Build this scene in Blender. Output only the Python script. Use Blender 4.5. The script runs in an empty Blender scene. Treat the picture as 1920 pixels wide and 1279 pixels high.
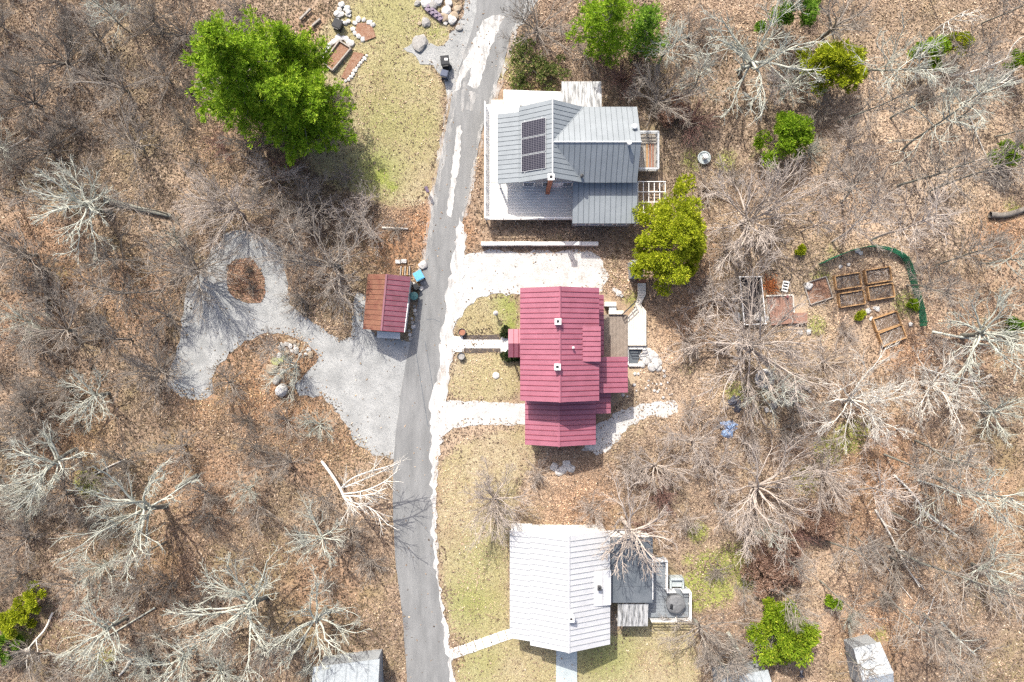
import bpy, math, random
import numpy as np
from mathutils import Vector, Matrix
from mathutils.geometry import tessellate_polygon

# ------------------------------------------------------------------ camera, sky, sun, exposure
sc = bpy.context.scene
COL = sc.collection
H, S = 64.0, 0.05                       # camera height (m), metres per photo pixel at ground level
R = math.radians
cam_d = bpy.data.cameras.new('camera'); cam_d.lens = 24.0; cam_d.sensor_width = 36.0
cam_d.clip_start = 0.5; cam_d.clip_end = 2000
cam = bpy.data.objects.new('camera', cam_d); COL.objects.link(cam); cam.location = (0, 0, H)
sc.camera = cam
SUN_EL, SUN_AZ = R(47), (0.38, -0.925)  # shadows fall along SUN_AZ
sun_d = bpy.data.lights.new('sun', 'SUN'); sun_d.energy = 3.3; sun_d.angle = R(0.53); sun_d.color = (1.0, 0.945, 0.86)
sun = bpy.data.objects.new('sun', sun_d); COL.objects.link(sun)
ld = Vector((SUN_AZ[0]*math.cos(SUN_EL), SUN_AZ[1]*math.cos(SUN_EL), -math.sin(SUN_EL))).normalized()
sun.rotation_euler = ld.to_track_quat('-Z', 'Y').to_euler(); sun.location = (-30, 60, 80)
world = bpy.data.worlds.new('World'); sc.world = world; world.use_nodes = True
wn = world.node_tree; sky = wn.nodes.new('ShaderNodeTexSky'); sky.sky_type = 'NISHITA'; sky.sun_disc = False
sky.sun_elevation = SUN_EL; sky.sun_rotation = math.atan2(-SUN_AZ[0], -SUN_AZ[1])
sky.air_density = .7; sky.dust_density = 4.0; sky.ozone_density = .6
wn.links.new(sky.outputs[0], wn.nodes['Background'].inputs[0]); wn.nodes['Background'].inputs[1].default_value = 0.15
vs = sc.view_settings; vs.view_transform = 'Standard'; vs.look = 'None'; vs.exposure = 0.85; vs.gamma = 1.0
sc.render.engine = 'CYCLES'
sc.cycles.use_denoising = False
sc.cycles.filter_width = 1.4
sc.cycles.max_bounces = 6; sc.cycles.diffuse_bounces = 3

# ------------------------------------------------------------------ helpers
rng = np.random.default_rng(7); random.seed(7)
def P(px, py, z=0.0):
    k = S*(1 - z/H)
    return ((px-960)*k, (639.5-py)*k, z)
def lin(h):
    h = h.lstrip('#'); v = [int(h[i:i+2], 16)/255 for i in (0, 2, 4)]
    return tuple((c/12.92 if c <= .04045 else ((c+.055)/1.055)**2.4) for c in v)

class NoiseField:
    def __init__(s, cell, seed):
        s.c = cell; s.g = np.random.default_rng(seed).random((256, 256))
    def __call__(s, x, y):
        u = np.asarray(x)/s.c + 128.3; v = np.asarray(y)/s.c + 128.7
        i = np.floor(u).astype(int); j = np.floor(v).astype(int); fu = u-i; fv = v-j
        fu = fu*fu*(3-2*fu); fv = fv*fv*(3-2*fv)
        g = s.g; a = g[i & 255, j & 255]; b = g[(i+1) & 255, j & 255]; c = g[i & 255, (j+1) & 255]; d = g[(i+1) & 255, (j+1) & 255]
        return (a*(1-fu)+b*fu)*(1-fv) + (c*(1-fu)+d*fu)*fv
nA, nB, nC, nD = NoiseField(7, 1), NoiseField(2.6, 2), NoiseField(.9, 3), NoiseField(15, 4)

def inpoly(x, y, poly):
    x = np.asarray(x); y = np.asarray(y); r = np.zeros(x.shape, bool); n = len(poly); j = n-1
    for i in range(n):
        xi, yi = poly[i][:2]; xj, yj = poly[j][:2]
        if yi != yj:
            r ^= ((yi > y) != (yj > y)) & (x < (xj-xi)*(y-yi)/(yj-yi)+xi)
        j = i
    return r
def PW(pts, z=0): return [P(a, b, z)[:2] for a, b in pts]

# ---- materials
MATS = {}
def new_mat(name):
    m = bpy.data.materials.new(name); m.use_nodes = True; nt = m.node_tree
    b = nt.nodes['Principled BSDF']; MATS[name] = m
    return m, nt, b
def nd(nt, t, **kw):
    n = nt.nodes.new(t)
    for k, v in kw.items(): setattr(n, k, v)
    return n
def mixc(nt, fac, a, b, blend='MIX'):
    n = nd(nt, 'ShaderNodeMix', data_type='RGBA', blend_type=blend)
    for sock, v in ((n.inputs[0], fac), (n.inputs[6], a), (n.inputs[7], b)):
        if hasattr(v, 'is_linked') or hasattr(v, 'links'): nt.links.new(v, sock)
        elif isinstance(v, (int, float)): sock.default_value = v
        else: sock.default_value = (*v[:3], 1)
    return n.outputs[2]
def noise(nt, scale, detail=4, rough=.6, coord='pos', stretch=None):
    if coord == 'pos': c = nd(nt, 'ShaderNodeNewGeometry').outputs['Position']
    else: c = nd(nt, 'ShaderNodeTexCoord').outputs['Object']
    if stretch:
        mp = nd(nt, 'ShaderNodeMapping'); mp.inputs['Scale'].default_value = stretch
        nt.links.new(c, mp.inputs[0]); c = mp.outputs[0]
    n = nd(nt, 'ShaderNodeTexNoise'); n.inputs['Scale'].default_value = scale; n.inputs['Detail'].default_value = detail
    n.inputs['Roughness'].default_value = rough; nt.links.new(c, n.inputs['Vector'])
    return n.outputs[0]
def ramp(nt, v, a, b):
    n = nd(nt, 'ShaderNodeMapRange'); n.inputs[1].default_value = a; n.inputs[2].default_value = b; n.clamp = True
    nt.links.new(v, n.inputs[0]); return n.outputs[0]
def math2(nt, op, a, b):
    n = nd(nt, 'ShaderNodeMath', operation=op)
    for i, v in enumerate((a, b)):
        if isinstance(v, (int, float)): n.inputs[i].default_value = v
        else: nt.links.new(v, n.inputs[i])
    return n.outputs[0]
def bump(nt, b, h, strength=.4, dist=.03):
    n = nd(nt, 'ShaderNodeBump'); n.inputs['Strength'].default_value = strength; n.inputs['Distance'].default_value = dist
    nt.links.new(h, n.inputs['Height']); nt.links.new(n.outputs[0], b.inputs['Normal'])
def simple(name, c, c2=None, scale=3., rough=.7, metal=0., bmp=.2, stretch=None, coord='pos', lo=.35, hi=.65, fine=None):
    m, nt, b = new_mat(name)
    c2 = c2 or tuple(v*.7 for v in c)
    n = noise(nt, scale, 6, .65, coord, stretch)
    col = mixc(nt, ramp(nt, n, lo, hi), c, c2)
    n2 = noise(nt, fine or 22, 3, .7, coord)
    col = mixc(nt, .35, col, mixc(nt, ramp(nt, n2, .3, .7), (.35, .35, .35), (.75, .75, .75)), 'OVERLAY')
    nt.links.new(col, b.inputs['Base Color']); b.inputs['Roughness'].default_value = rough; b.inputs['Metallic'].default_value = metal
    if bmp: bump(nt, b, n2, bmp)
    return m
def attr_mat(name, attr='tint', rough=.85, spec=.2, trans=0.):
    m, nt, b = new_mat(name); a = nd(nt, 'ShaderNodeAttribute', attribute_name=attr)
    nt.links.new(a.outputs['Color'], b.inputs['Base Color']); b.inputs['Roughness'].default_value = rough
    b.inputs['Specular IOR Level'].default_value = spec
    if trans:
        t = nd(nt, 'ShaderNodeBsdfTranslucent'); nt.links.new(a.outputs['Color'], t.inputs[0])
        mx = nd(nt, 'ShaderNodeMixShader'); mx.inputs[0].default_value = trans
        out = nt.nodes['Material Output']; nt.links.new(b.outputs[0], mx.inputs[1]); nt.links.new(t.outputs[0], mx.inputs[2])
        nt.links.new(mx.outputs[0], out.inputs[0])
    return m

# ---- objects and meshes
ORG = {}
def world_org(o): return ORG.get(o.name, Vector((0, 0, 0)))
def tag(o, label=None, cat=None, group=None, kind=None):
    for k, v in (('label', label), ('category', cat), ('group', group), ('kind', kind)):
        if v: o[k] = v
    return o
def empty(name, loc, rz=0, label=None, cat=None, group=None):
    o = bpy.data.objects.new(name, None); COL.objects.link(o); o.location = loc; o.rotation_euler.z = rz
    o.empty_display_size = .2; ORG[o.name] = Vector(loc); return tag(o, label, cat, group)
def np_mesh(name, V, F, mat=None, tint=None, smooth=False):
    """V (n,3) array, F (m,k) array of equal-size faces"""
    me = bpy.data.meshes.new(name); V = np.asarray(V, np.float32); F = np.asarray(F, np.int32); m, k = F.shape
    me.vertices.add(len(V)); me.vertices.foreach_set('co', V.ravel())
    me.loops.add(m*k); me.loops.foreach_set('vertex_index', F.ravel())
    me.polygons.add(m); me.polygons.foreach_set('loop_start', np.arange(0, m*k, k, dtype=np.int32))
    if smooth: me.polygons.foreach_set('use_smooth', np.ones(m, bool))
    if tint is not None:
        at = me.attributes.new('tint', 'FLOAT_COLOR', 'FACE')
        at.data.foreach_set('color', np.concatenate([np.asarray(tint, np.float32), np.ones((m, 1), np.float32)], 1).ravel())
    me.update(calc_edges=True); me.validate()
    if mat: me.materials.append(MATS[mat])
    return me
def link(name, me, parent=None, loc=(0, 0, 0)):
    o = bpy.data.objects.new(name, me); COL.objects.link(o); o.location = loc
    if parent: o.parent = parent; ORG[o.name] = world_org(parent)
    return o

class MB:
    def __init__(s): s.v = []; s.f = []; s.m = []; s.mats = []
    def mi(s, mat):
        if mat not in s.mats: s.mats.append(mat)
        return s.mats.index(mat)
    def add(s, vs, fs, mat=0):
        n = len(s.v); s.v += [tuple(v) for v in vs]; s.f += [tuple(i+n for i in f) for f in fs]; s.m += [mat]*len(fs); return s
    def box(s, x0, x1, y0, y1, z0, z1, mat=0):
        return s.add([(x0,y0,z0),(x1,y0,z0),(x1,y1,z0),(x0,y1,z0),(x0,y0,z1),(x1,y0,z1),(x1,y1,z1),(x0,y1,z1)],
                     [(0,3,2,1),(4,5,6,7),(0,1,5,4),(1,2,6,5),(2,3,7,6),(3,0,4,7)], mat)
    def prism(s, poly, z0, z1, mat=0):
        """poly: list of (x,y); z0,z1 numbers or functions"""
        a = sum(poly[i-1][0]*poly[i][1]-poly[i][0]*poly[i-1][1] for i in range(len(poly)))
        if a < 0: poly = poly[::-1]
        f0 = z0 if callable(z0) else (lambda x, y: z0); f1 = z1 if callable(z1) else (lambda x, y: z1); n = len(poly)
        vs = [(x, y, f0(x, y)) for x, y in poly]+[(x, y, f1(x, y)) for x, y in poly]
        fs = [tuple(range(n-1, -1, -1)), tuple(range(n, 2*n))]+[(i, (i+1) % n, n+(i+1) % n, n+i) for i in range(n)]
        return s.add(vs, fs, mat)
    def bar(s, a, b, w, h=None, mat=0):
        """box beam between two points, w wide, h high"""
        h = h or w; a = Vector(a); b = Vector(b); d = (b-a).normalized(); up = Vector((0, 0, 1))
        if abs(d.z) > .95: up = Vector((1, 0, 0))
        sx = d.cross(up).normalized()*w/2; sy = sx.cross(d).normalized()*h/2
        vs = [p+i*sx+j*sy for p in (a, b) for i, j in ((-1,-1),(1,-1),(1,1),(-1,1))]
        return s.add(vs, [(0,1,2,3),(7,6,5,4),(0,4,5,1),(1,5,6,2),(2,6,7,3),(3,7,4,0)], mat)
    def cyl(s, c, r0, r1, z0, z1, n=16, mat=0):
        x, y = c[:2]; vs = []
        for r, z in ((r0, z0), (r1, z1)): vs += [(x+r*math.cos(2*math.pi*i/n), y+r*math.sin(2*math.pi*i/n), z) for i in range(n)]
        return s.add(vs, [tuple(range(n-1, -1, -1)), tuple(range(n, 2*n))]+[(i, (i+1) % n, n+(i+1) % n, n+i) for i in range(n)], mat)
    def lathe(s, c, prof, n=16, mat=0):
        x, y, z = c; k = len(prof); vs = []
        for r, h in prof: vs += [(x+r*math.cos(2*math.pi*i/n), y+r*math.sin(2*math.pi*i/n), z+h) for i in range(n)]
        fs = [(a*n+i, a*n+(i+1) % n, (a+1)*n+(i+1) % n, (a+1)*n+i) for a in range(k-1) for i in range(n)]
        fs += [tuple(range(n-1, -1, -1)), tuple(range((k-1)*n, k*n))]
        return s.add(vs, fs, mat)
    def tube(s, pts, r, n=5, mat=0):
        rs = r if hasattr(r, '__len__') else [r]*len(pts)
        V, F = tube_arrays([(np.array(pts, float), np.array(rs, float), n)])
        return s.add([tuple(v) for v in V], [tuple(f) for f in F], mat)
    def mesh(s, name, mats, off=(0, 0, 0)):
        me = bpy.data.meshes.new(name); o = Vector(off); me.from_pydata([Vector(v)-o for v in s.v], [], s.f)
        for m in (mats if isinstance(mats, (list, tuple)) else [mats]): me.materials.append(MATS[m])
        me.polygons.foreach_set('material_index', s.m); me.update(); return me
    def build(s, name, mats, parent=None, label=None, cat=None, group=None, kind=None, base=None):
        off = world_org(parent) if parent else Vector(base or (0, 0, 0))
        o = link(name, s.mesh(name, mats, off), parent, (0, 0, 0) if parent else off)
        if not parent: ORG[o.name] = off
        return tag(o, label, cat, group, kind)

def tube_arrays(branches):
    """branches: list of (pts n×3, radii n, sides); tubes with a shared frame, all quads"""
    VV, FF, base = [], [], 0
    for pts, rad, k in branches:
        n = len(pts); d = np.gradient(pts, axis=0); d /= np.linalg.norm(d, axis=1)[:, None]+1e-9
        ref = np.array([.31, .17, .94]) if abs(d[0, 2]) < .8 else np.array([.94, .31, .12])
        u = np.cross(d, ref); u /= np.linalg.norm(u, axis=1)[:, None]+1e-9; w = np.cross(d, u)
        a = np.arange(k)*2*math.pi/k
        V = pts[:, None]+rad[:, None, None]*(np.cos(a)[None, :, None]*u[:, None]+np.sin(a)[None, :, None]*w[:, None])
        i = np.arange(n-1)[:, None]*k; j = np.arange(k)[None]; j2 = (j+1) % k
        F = np.stack([i+j, i+j2, i+k+j2, i+k+j], -1).reshape(-1, 4)+base
        VV.append(V.reshape(-1, 3)); FF.append(F); base += n*k
    return np.concatenate(VV), np.concatenate(FF)

def ragged(pts, jit=.25, step=.6, seed=0, closed=True):
    r = random.Random(seed); out = []; n = len(pts)
    for i in range(n if closed else n-1):
        a = Vector(pts[i][:2]); b = Vector(pts[(i+1) % n][:2]); L = (b-a).length; k = max(1, int(L/step))
        nrm = Vector((-(b-a).y, (b-a).x)).normalized()
        for q in range(k):
            out.append(tuple(a.lerp(b, q/k)+nrm*r.uniform(-jit, jit)))
    return out
def smooth_poly(pts, it=2, closed=True):
    for _ in range(it):
        o = []; n = len(pts)
        for i in range(n if closed else n-1):
            a, b = pts[i], pts[(i+1) % n]
            o += [(a[0]*.75+b[0]*.25, a[1]*.75+b[1]*.25), (a[0]*.25+b[0]*.75, a[1]*.25+b[1]*.75)]
        pts = o if closed else [pts[0]]+o+[pts[-1]]
    return pts
def sheet(name, pts, z, mat, kind='structure', parent=None, thick=.06, **kw):
    tri = tessellate_polygon([[Vector((x, y, 0)) for x, y in pts]]); n = len(pts)
    a = sum(pts[i-1][0]*pts[i][1]-pts[i][0]*pts[i-1][1] for i in range(n))
    m = MB(); vs = [(x, y, z) for x, y in pts]+[(x, y, z-thick) for x, y in pts]
    fs = []
    for t in tri:
        p = [pts[i] for i in t]; c = (p[1][0]-p[0][0])*(p[2][1]-p[0][1])-(p[1][1]-p[0][1])*(p[2][0]-p[0][0])
        fs.append(tuple(t) if c > 0 else tuple(t)[::-1])
    s = 1 if a > 0 else -1
    fs += [(i, (i+1) % n, n+(i+1) % n, n+i)[::-s] for i in range(n)]
    m.add(vs, fs); o = m.build(name, mat, parent); return tag(o, kind=kind, **kw)
# ------------------------------------------------------------------ materials
simple('asphalt', (.225, .228, .225), (.145, .148, .147), .55, .9, bmp=.5, fine=14, stretch=(2.2, .45, 1), lo=.3, hi=.7)
simple('gravel_grey', (.35, .355, .345), (.24, .245, .24), .7, .95, bmp=.9, fine=9)
simple('gravel_white', (.53, .525, .51), (.37, .365, .345), 1.1, .95, bmp=.9, fine=9)
simple('sand', (.72, .71, .68), (.52, .51, .48), 1.6, .95, bmp=.6, fine=12, lo=.45, hi=.75)
simple('bed_dark', (.03, .026, .028), (.06, .052, .05), 5, .95, bmp=.6)
simple('concrete', (.72, .71, .68), (.60, .59, .56), 2.5, .85, bmp=.3)
simple('concrete_grey', (.42, .47, .47), (.34, .38, .38), 1.5, .85, bmp=.3)
simple('mulch', (.055, .045, .04), (.11, .09, .08), 9, .95, bmp=1)
simple('soil', (.10, .07, .05), (.19, .14, .10), 6, .95, bmp=1)
simple('leafbed', (.20, .095, .055), (.30, .19, .13), 5, .95, bmp=1)
simple('red_roof', (.315, .11, .15), (.265, .09, .122), 1.0, .5, .0, bmp=.03)
simple('red_seam', (.22, .04, .065), (.19, .035, .055), 1.0, .5, .0, bmp=.02)
simple('maroon_roof', (.23, .095, .12), (.17, .07, .085), 1.3, .5, .0, bmp=.05)
simple('litter_shade_roof', (.15, .055, .035), (.21, .10, .06), 1.5, .75, .0, bmp=.3)  # maroon slope with leaf litter and shadow put into its brown colour
simple('grey_roof', (.225, .25, .265), (.195, .218, .232), .9, .6, .0, bmp=.03)
simple('grey_seam', (.13, .15, .165), (.11, .128, .142), .9, .5, .0, bmp=.02)
simple('white_roof', (.50, .505, .51), (.44, .445, .45), .8, .5, bmp=.03)
simple('white_seam', (.27, .28, .29), (.30, .31, .32), .8, .5, bmp=.02)
simple('weathered_tin', (.40, .405, .40), (.10, .102, .10), 1.3, .6, bmp=.2, stretch=(4.0, .6, 1), lo=.44, hi=.62)
simple('membrane', (.075, .09, .105), (.11, .125, .14), 1.2, .8, bmp=.2)
simple('white_paint', (.78, .77, .74), (.70, .69, .66), 2, .6, bmp=.05)
simple('siding_white', (.72, .71, .68), (.66, .65, .62), 2, .65, bmp=.05)
simple('siding_grey', (.30, .32, .33), (.26, .28, .29), 2, .7, bmp=.05)
simple('siding_red', (.24, .06, .06), (.20, .05, .05), 2, .7, bmp=.05)
simple('trim_grey', (.45, .47, .48), (.38, .40, .41), 2, .6, bmp=.05)
simple('deck_white', (.70, .70, .67), (.56, .56, .53), 2.2, .75, bmp=.2, stretch=(.5, 3, 1))
simple('deck_cream', (.66, .62, .54), (.58, .54, .46), 2.2, .75, bmp=.2)
simple('deck_brown', (.27, .225, .185), (.20, .165, .135), 2.6, .8, bmp=.3)
simple('deck_grey', (.17, .19, .21), (.24, .265, .285), 1.8, .8, bmp=.3)
simple('wood_new', (.42, .255, .12), (.34, .195, .085), 3, .75, bmp=.3)
simple('wood_old', (.36, .33, .29), (.25, .225, .195), 3, .85, bmp=.4)
simple('wood_red', (.30, .17, .125), (.23, .13, .095), 3, .85, bmp=.3)
simple('brick', (.36, .14, .075), (.26, .10, .06), 6, .9, bmp=.5)
simple('stone', (.34, .33, .31), (.22, .21, .195), 3, .9, bmp=.7, coord='obj')
simple('stone_tan', (.36, .29, .21), (.25, .20, .14), 3, .9, bmp=.7, coord='obj')
simple('stone_moss', (.36, .37, .17), (.26, .27, .12), 3, .9, bmp=.7, coord='obj')
simple('stone_white', (.56, .55, .53), (.36, .35, .33), 3, .9, bmp=.7, coord='obj')
simple('black_plastic', (.008, .009, .012), (.014, .016, .02), 2, .7, bmp=.05)
simple('blue_plastic', (.10, .36, .56), (.085, .31, .50), 2, .5, bmp=.05)
simple('navy_plastic', (.03, .05, .10), (.025, .04, .085), 2, .5, bmp=.05)
simple('green_plastic', (.075, .20, .19), (.06, .16, .155), 2, .5, bmp=.05)
simple('net_green', (.02, .15, .075), (.03, .20, .10), 2, .7, bmp=0)
simple('tarp_blue', (.30, .42, .62), (.20, .30, .50), 4, .5, bmp=.5)
simple('tarp_dark', (.06, .065, .085), (.12, .125, .15), 4, .6, bmp=.5)
simple('glass', (.02, .025, .03), (.03, .035, .04), 1, .08, bmp=0)
simple('dark_metal', (.03, .03, .032), (.05, .05, .05), 3, .5, bmp=.05)
simple('grey_fabric', (.17, .175, .18), (.12, .125, .13), 3, .9, bmp=.3)
simple('orange_leaf', (.50, .17, .05), (.36, .11, .035), 6, .9, bmp=.3)
simple('terracotta', (.33, .15, .095), (.26, .115, .07), 4, .85, bmp=.2)
simple('purple_plastic', (.12, .09, .14), (.20, .15, .20), 9, .6, bmp=.3)
simple('shingle_pale', (.50, .53, .54), (.36, .385, .39), 5, .9, bmp=.6)
simple('shingle_grey', (.30, .33, .35), (.22, .245, .26), 4, .9, bmp=.6)
# bark, by kind of tree
simple('bark_pale', (.53, .54, .46), (.33, .34, .29), 2.2, .9, bmp=.5, coord='obj')
simple('bark_grey', (.34, .30, .255), (.22, .19, .16), 2.2, .9, bmp=.5, coord='obj')
simple('bark_pink', (.50, .435, .38), (.36, .31, .265), 2.2, .9, bmp=.5, coord='obj')
simple('bark_dark', (.22, .195, .165), (.12, .105, .09), 2.2, .9, bmp=.6, coord='obj')
simple('bark_red', (.27, .155, .13), (.19, .11, .09), 2.2, .9, bmp=.5, coord='obj')
simple('bark_bleached', (.70, .67, .60), (.52, .49, .43), 2.2, .85, bmp=.4, coord='obj')
simple('trunk_mossy', (.24, .25, .21), (.14, .13, .11), 1.5, .95, bmp=.8, coord='obj')
attr_mat('leaf_tint', rough=.8, trans=.12); attr_mat('needle_tint', rough=.65, trans=.42); attr_mat('twig_tint', rough=.9)
# solar glass: dark cells with pale grid lines (flat print on the glass)
m, nt, b = new_mat('solar'); tc = nd(nt, 'ShaderNodeTexCoord'); br = nd(nt, 'ShaderNodeTexBrick')
br.offset = 0; br.inputs['Color1'].default_value = (.012, .011, .018, 1); br.inputs['Color2'].default_value = (.02, .018, .028, 1)
br.inputs['Mortar'].default_value = (.10, .095, .11, 1); br.inputs['Scale'].default_value = 1; br.inputs['Mortar Size'].default_value = .018
br.inputs['Brick Width'].default_value = .21; br.inputs['Row Height'].default_value = .15
nt.links.new(tc.outputs['Object'], br.inputs[0]); nt.links.new(br.outputs[0], b.inputs[0]); b.inputs['Roughness'].default_value = .25

for nm_, lo_, hi_ in (('sand_dust', .44, .66), ('sand_verge', .30, .52)):
  m, nt, b = new_mat(nm_); n1 = noise(nt, .8, 6, .7, stretch=(2.2, .6, 1)); n2 = noise(nt, 7, 4, .7)
  nt.links.new(mixc(nt, ramp(nt, n2, .3, .7), (.66, .65, .62), (.45, .44, .42)), b.inputs[0]); b.inputs['Roughness'].default_value = .95
  tr_ = nd(nt, 'ShaderNodeBsdfTransparent'); mx = nd(nt, 'ShaderNodeMixShader'); s_ = math2(nt, 'ADD', math2(nt, 'MULTIPLY', n1, .75), math2(nt, 'MULTIPLY', n2, .25)); nt.links.new(math2(nt, 'MULTIPLY', ramp(nt, s_, lo_, hi_), .9), mx.inputs[0])
  nt.links.new(tr_.outputs[0], mx.inputs[1]); nt.links.new(b.outputs[0], mx.inputs[2]); nt.links.new(mx.outputs[0], nt.nodes['Material Output'].inputs[0])
# ground: leaf litter, lawn, moss, orange drifts; the weights are attributes of the ground mesh
m, nt, b = new_mat('ground')
def att(n): return nd(nt, 'ShaderNodeAttribute', attribute_name=n).outputs['Fac']
n1 = noise(nt, .35, 6, .65); n2 = noise(nt, 2.2, 6, .7); n3 = noise(nt, 11, 3, .7); n4 = noise(nt, 5.5, 4, .7)
litter = mixc(nt, ramp(nt, n1, .35, .65), (.28, .20, .135), (.185, .125, .08))
litter = mixc(nt, ramp(nt, n2, .4, .68), litter, (.40, .305, .22))
litter = mixc(nt, ramp(nt, n4, .54, .72), litter, (.10, .07, .05))
n5 = noise(nt, .12, 5, .7)
litter = mixc(nt, math2(nt, 'MULTIPLY', ramp(nt, n5, .5, .62), .6), litter, (.20, .17, .075))
litter = mixc(nt, math2(nt, 'MULTIPLY', ramp(nt, n1, .55, .7), .6), litter, (.10, .072, .052))
litter = mixc(nt, att('pale'), litter, (.50, .385, .275))
litter = mixc(nt, math2(nt, 'MULTIPLY', att('orange'), ramp(nt, n2, .3, .55)), litter, (.34, .18, .09))
def soft(a, w=.28):
    s = math2(nt, 'ADD', att(a), math2(nt, 'MULTIPLY', math2(nt, 'SUBTRACT', n2, .5), 1.1)); return ramp(nt, s, .5-w/2, .5+w/2)
lawn = mixc(nt, ramp(nt, n2, .38, .66), (.39, .33, .21), (.26, .20, .13))
lawn = mixc(nt, ramp(nt, n4, .5, .75), lawn, (.52, .46, .31))
lawn = mixc(nt, math2(nt, 'MULTIPLY', ramp(nt, n1, .5, .68), .7), lawn, (.26, .185, .12))
lawn = mixc(nt, math2(nt, 'MULTIPLY', ramp(nt, n5, .42, .56), .55), lawn, (.30, .265, .12))
lawn = mixc(nt, att('green'), lawn, (.20, .24, .045))
col = mixc(nt, soft('lawn'), litter, lawn)
moss = mixc(nt, ramp(nt, n4, .35, .7), (.17, .21, .035), (.34, .35, .09))
col = mixc(nt, math2(nt, 'MULTIPLY', soft('moss'), .85), col, moss)
col = mixc(nt, .5, col, mixc(nt, ramp(nt, n3, .3, .72), (.22, .22, .22), (.85, .85, .85)), 'OVERLAY')
nt.links.new(col, b.inputs[0]); b.inputs['Roughness'].default_value = .95; bump(nt, b, n4, .8, .06)

# ------------------------------------------------------------------ the lie of the land (photo pixels at ground level)
ROAD_L = [(893,0),(893,30),(876,85),(850,160),(838,235),(823,310),(812,370),(804,430),(797,480),(785,560),(770,640),(757,700),(746,780),(738,850),(736,930),(738,1000),(742,1060),(752,1130),(758,1190),(764,1300)]
ROAD_R = [(985,0),(962,50),(946,110),(926,180),(906,235),(892,300),(879,370),(868,410),(855,487),(843,556),(838,616),(824,713),(812,766),(815,820),(812,900),(813,960),(815,1020),(820,1080),(828,1140),(838,1200),(854,1300)]
ROAD_L = [(905,-70)]+ROAD_L; ROAD_R = [(1020,-70)]+ROAD_R
road_poly = PW(smooth_poly(ROAD_L, 1, False)+smooth_poly(ROAD_R, 1, False)[::-1])
loop_poly = PW([(398,470),(420,440),(450,430),(500,445),(528,470),(540,520),(542,570),(570,590),(610,620),(640,640),(660,632),(664,560),(670,545),(686,555),(688,612),(705,630),(772,640),(764,690),(750,780),(742,862),(700,852),(665,830),(650,800),(630,770),(605,745),(550,742),(556,715),(585,690),(597,670),(575,640),(540,627),(500,625),(460,640),(430,665),(405,690),(398,720),(408,748),(370,750),(330,738),(312,720),(322,690),(330,660),(338,620),(345,560),(352,530),(380,510)])
isle_poly = PW([(425,500),(440,487),(470,483),(488,500),(498,530),(495,565),(470,570),(445,562),(428,545)])
park_poly = PW([(862,478),(900,470),(1010,472),(1100,470),(1128,482),(1140,520),(1128,546),(1040,560),(980,552),(930,551),(895,560),(870,582),(852,612),(835,620),(845,556)])
drive_poly = PW([(815,752),(880,752),(1010,757),(1010,797),(930,796),(880,797),(850,803),(832,818),(812,830)])
path_poly = PW([(1118,800),(1150,775),(1190,762),(1235,752),(1278,752),(1285,765),(1260,780),(1215,782),(1185,795),(1160,820),(1140,845),(1118,850),(1090,845)])
verge_poly = PW([(862,405),(876,440),(873,480),(868,540),(862,590),(852,620),(852,660),(844,700),(838,750),(834,800),(827,835),(818,900),(817,960),(819,1020),(824,1080),(832,1140),(842,1200),(858,1300),(850,1300),(834,1200),(824,1140),(816,1080),(811,1020),(809,960),(808,900),(808,800),(806,766),(818,713),(830,616),(837,556),(849,487)])
vergel_poly = PW([(868,85),(842,160),(832,235),(816,310),(805,370),(798,430),(790,490),(795,500),(806,480),(812,430),(820,370),(832,310),(846,235),(860,160),(886,85)])
vergen_poly = PW([(940,130),(900,240),(885,320),(866,408),(874,410),(894,320),(911,240),(934,180),(952,128),(970,60),(960,50)])
turn_poly = PW([(757,92),(775,80),(800,82),(830,86),(850,60),(868,30),(880,-70),(1060,-70),(1010,0),(985,45),(955,60),(900,90),(870,130),(848,175),(838,180),(832,150),(812,125),(790,118)])
concrete_walk = PW([(852,631),(868,631),(868,637),(946,637),(946,653),(869,653),(869,660),(852,660),(852,655),(838,655),(838,637),(852,637)])
back_walk = PW([(1043,1190),(1082,1190),(1082,1310),(1042,1310)])
HARD = [road_poly, loop_poly, park_poly, drive_poly, path_poly, verge_poly, vergel_poly, vergen_poly, turn_poly, concrete_walk, back_walk]
BUILT = [PW(p) for p in ([(1386,519),(1428,519),(1437,608),(1396,610)],[(1437,555),(1513,553),(1513,606),(1447,610)],[(1179,652),(1204,652),(1197,684),(1179,684)],[(905,165),(1055,165),(1055,153),(1130,153),(1130,200),(1195,210),(1245,250),(1245,410),(1195,412),(905,412)],
    [(972,548),(1126,548),(1205,580),(1205,690),(1175,738),(1140,770),(1115,822),(985,822),(972,750)],
    [(960,985),(1140,985),(1215,1005),(1290,1090),(1290,1150),(1212,1165),(1140,1185),(1060,1200),(960,1180)],
    [(690,520),(768,520),(757,632),(684,625)], [(1595,1205),(1665,1200),(1680,1300),(1595,1300)], [(590,1245),(712,1235),(712,1300),(590,1300)])]
LAWN = [PW(p) for p in ([(590,60),(650,10),(640,-30),(800,-30),(860,70),(800,110),(830,150),(830,230),(815,330),(800,392),(720,388),(690,372),(600,340),(560,250),(655,200),(600,170)],
    [(855,575),(890,552),(975,546),(975,632),(850,632)], [(845,658),(975,658),(975,754),(836,752)],
    [(835,850),(900,815),(985,800),(1020,850),(975,900),(960,1000),(955,1190),(845,1205),(828,1100),(820,1000),(822,900)],
    [(850,1230),(955,1185),(1150,1190),(1230,1150),(1300,1150),(1310,1310),(860,1310)])]
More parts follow.
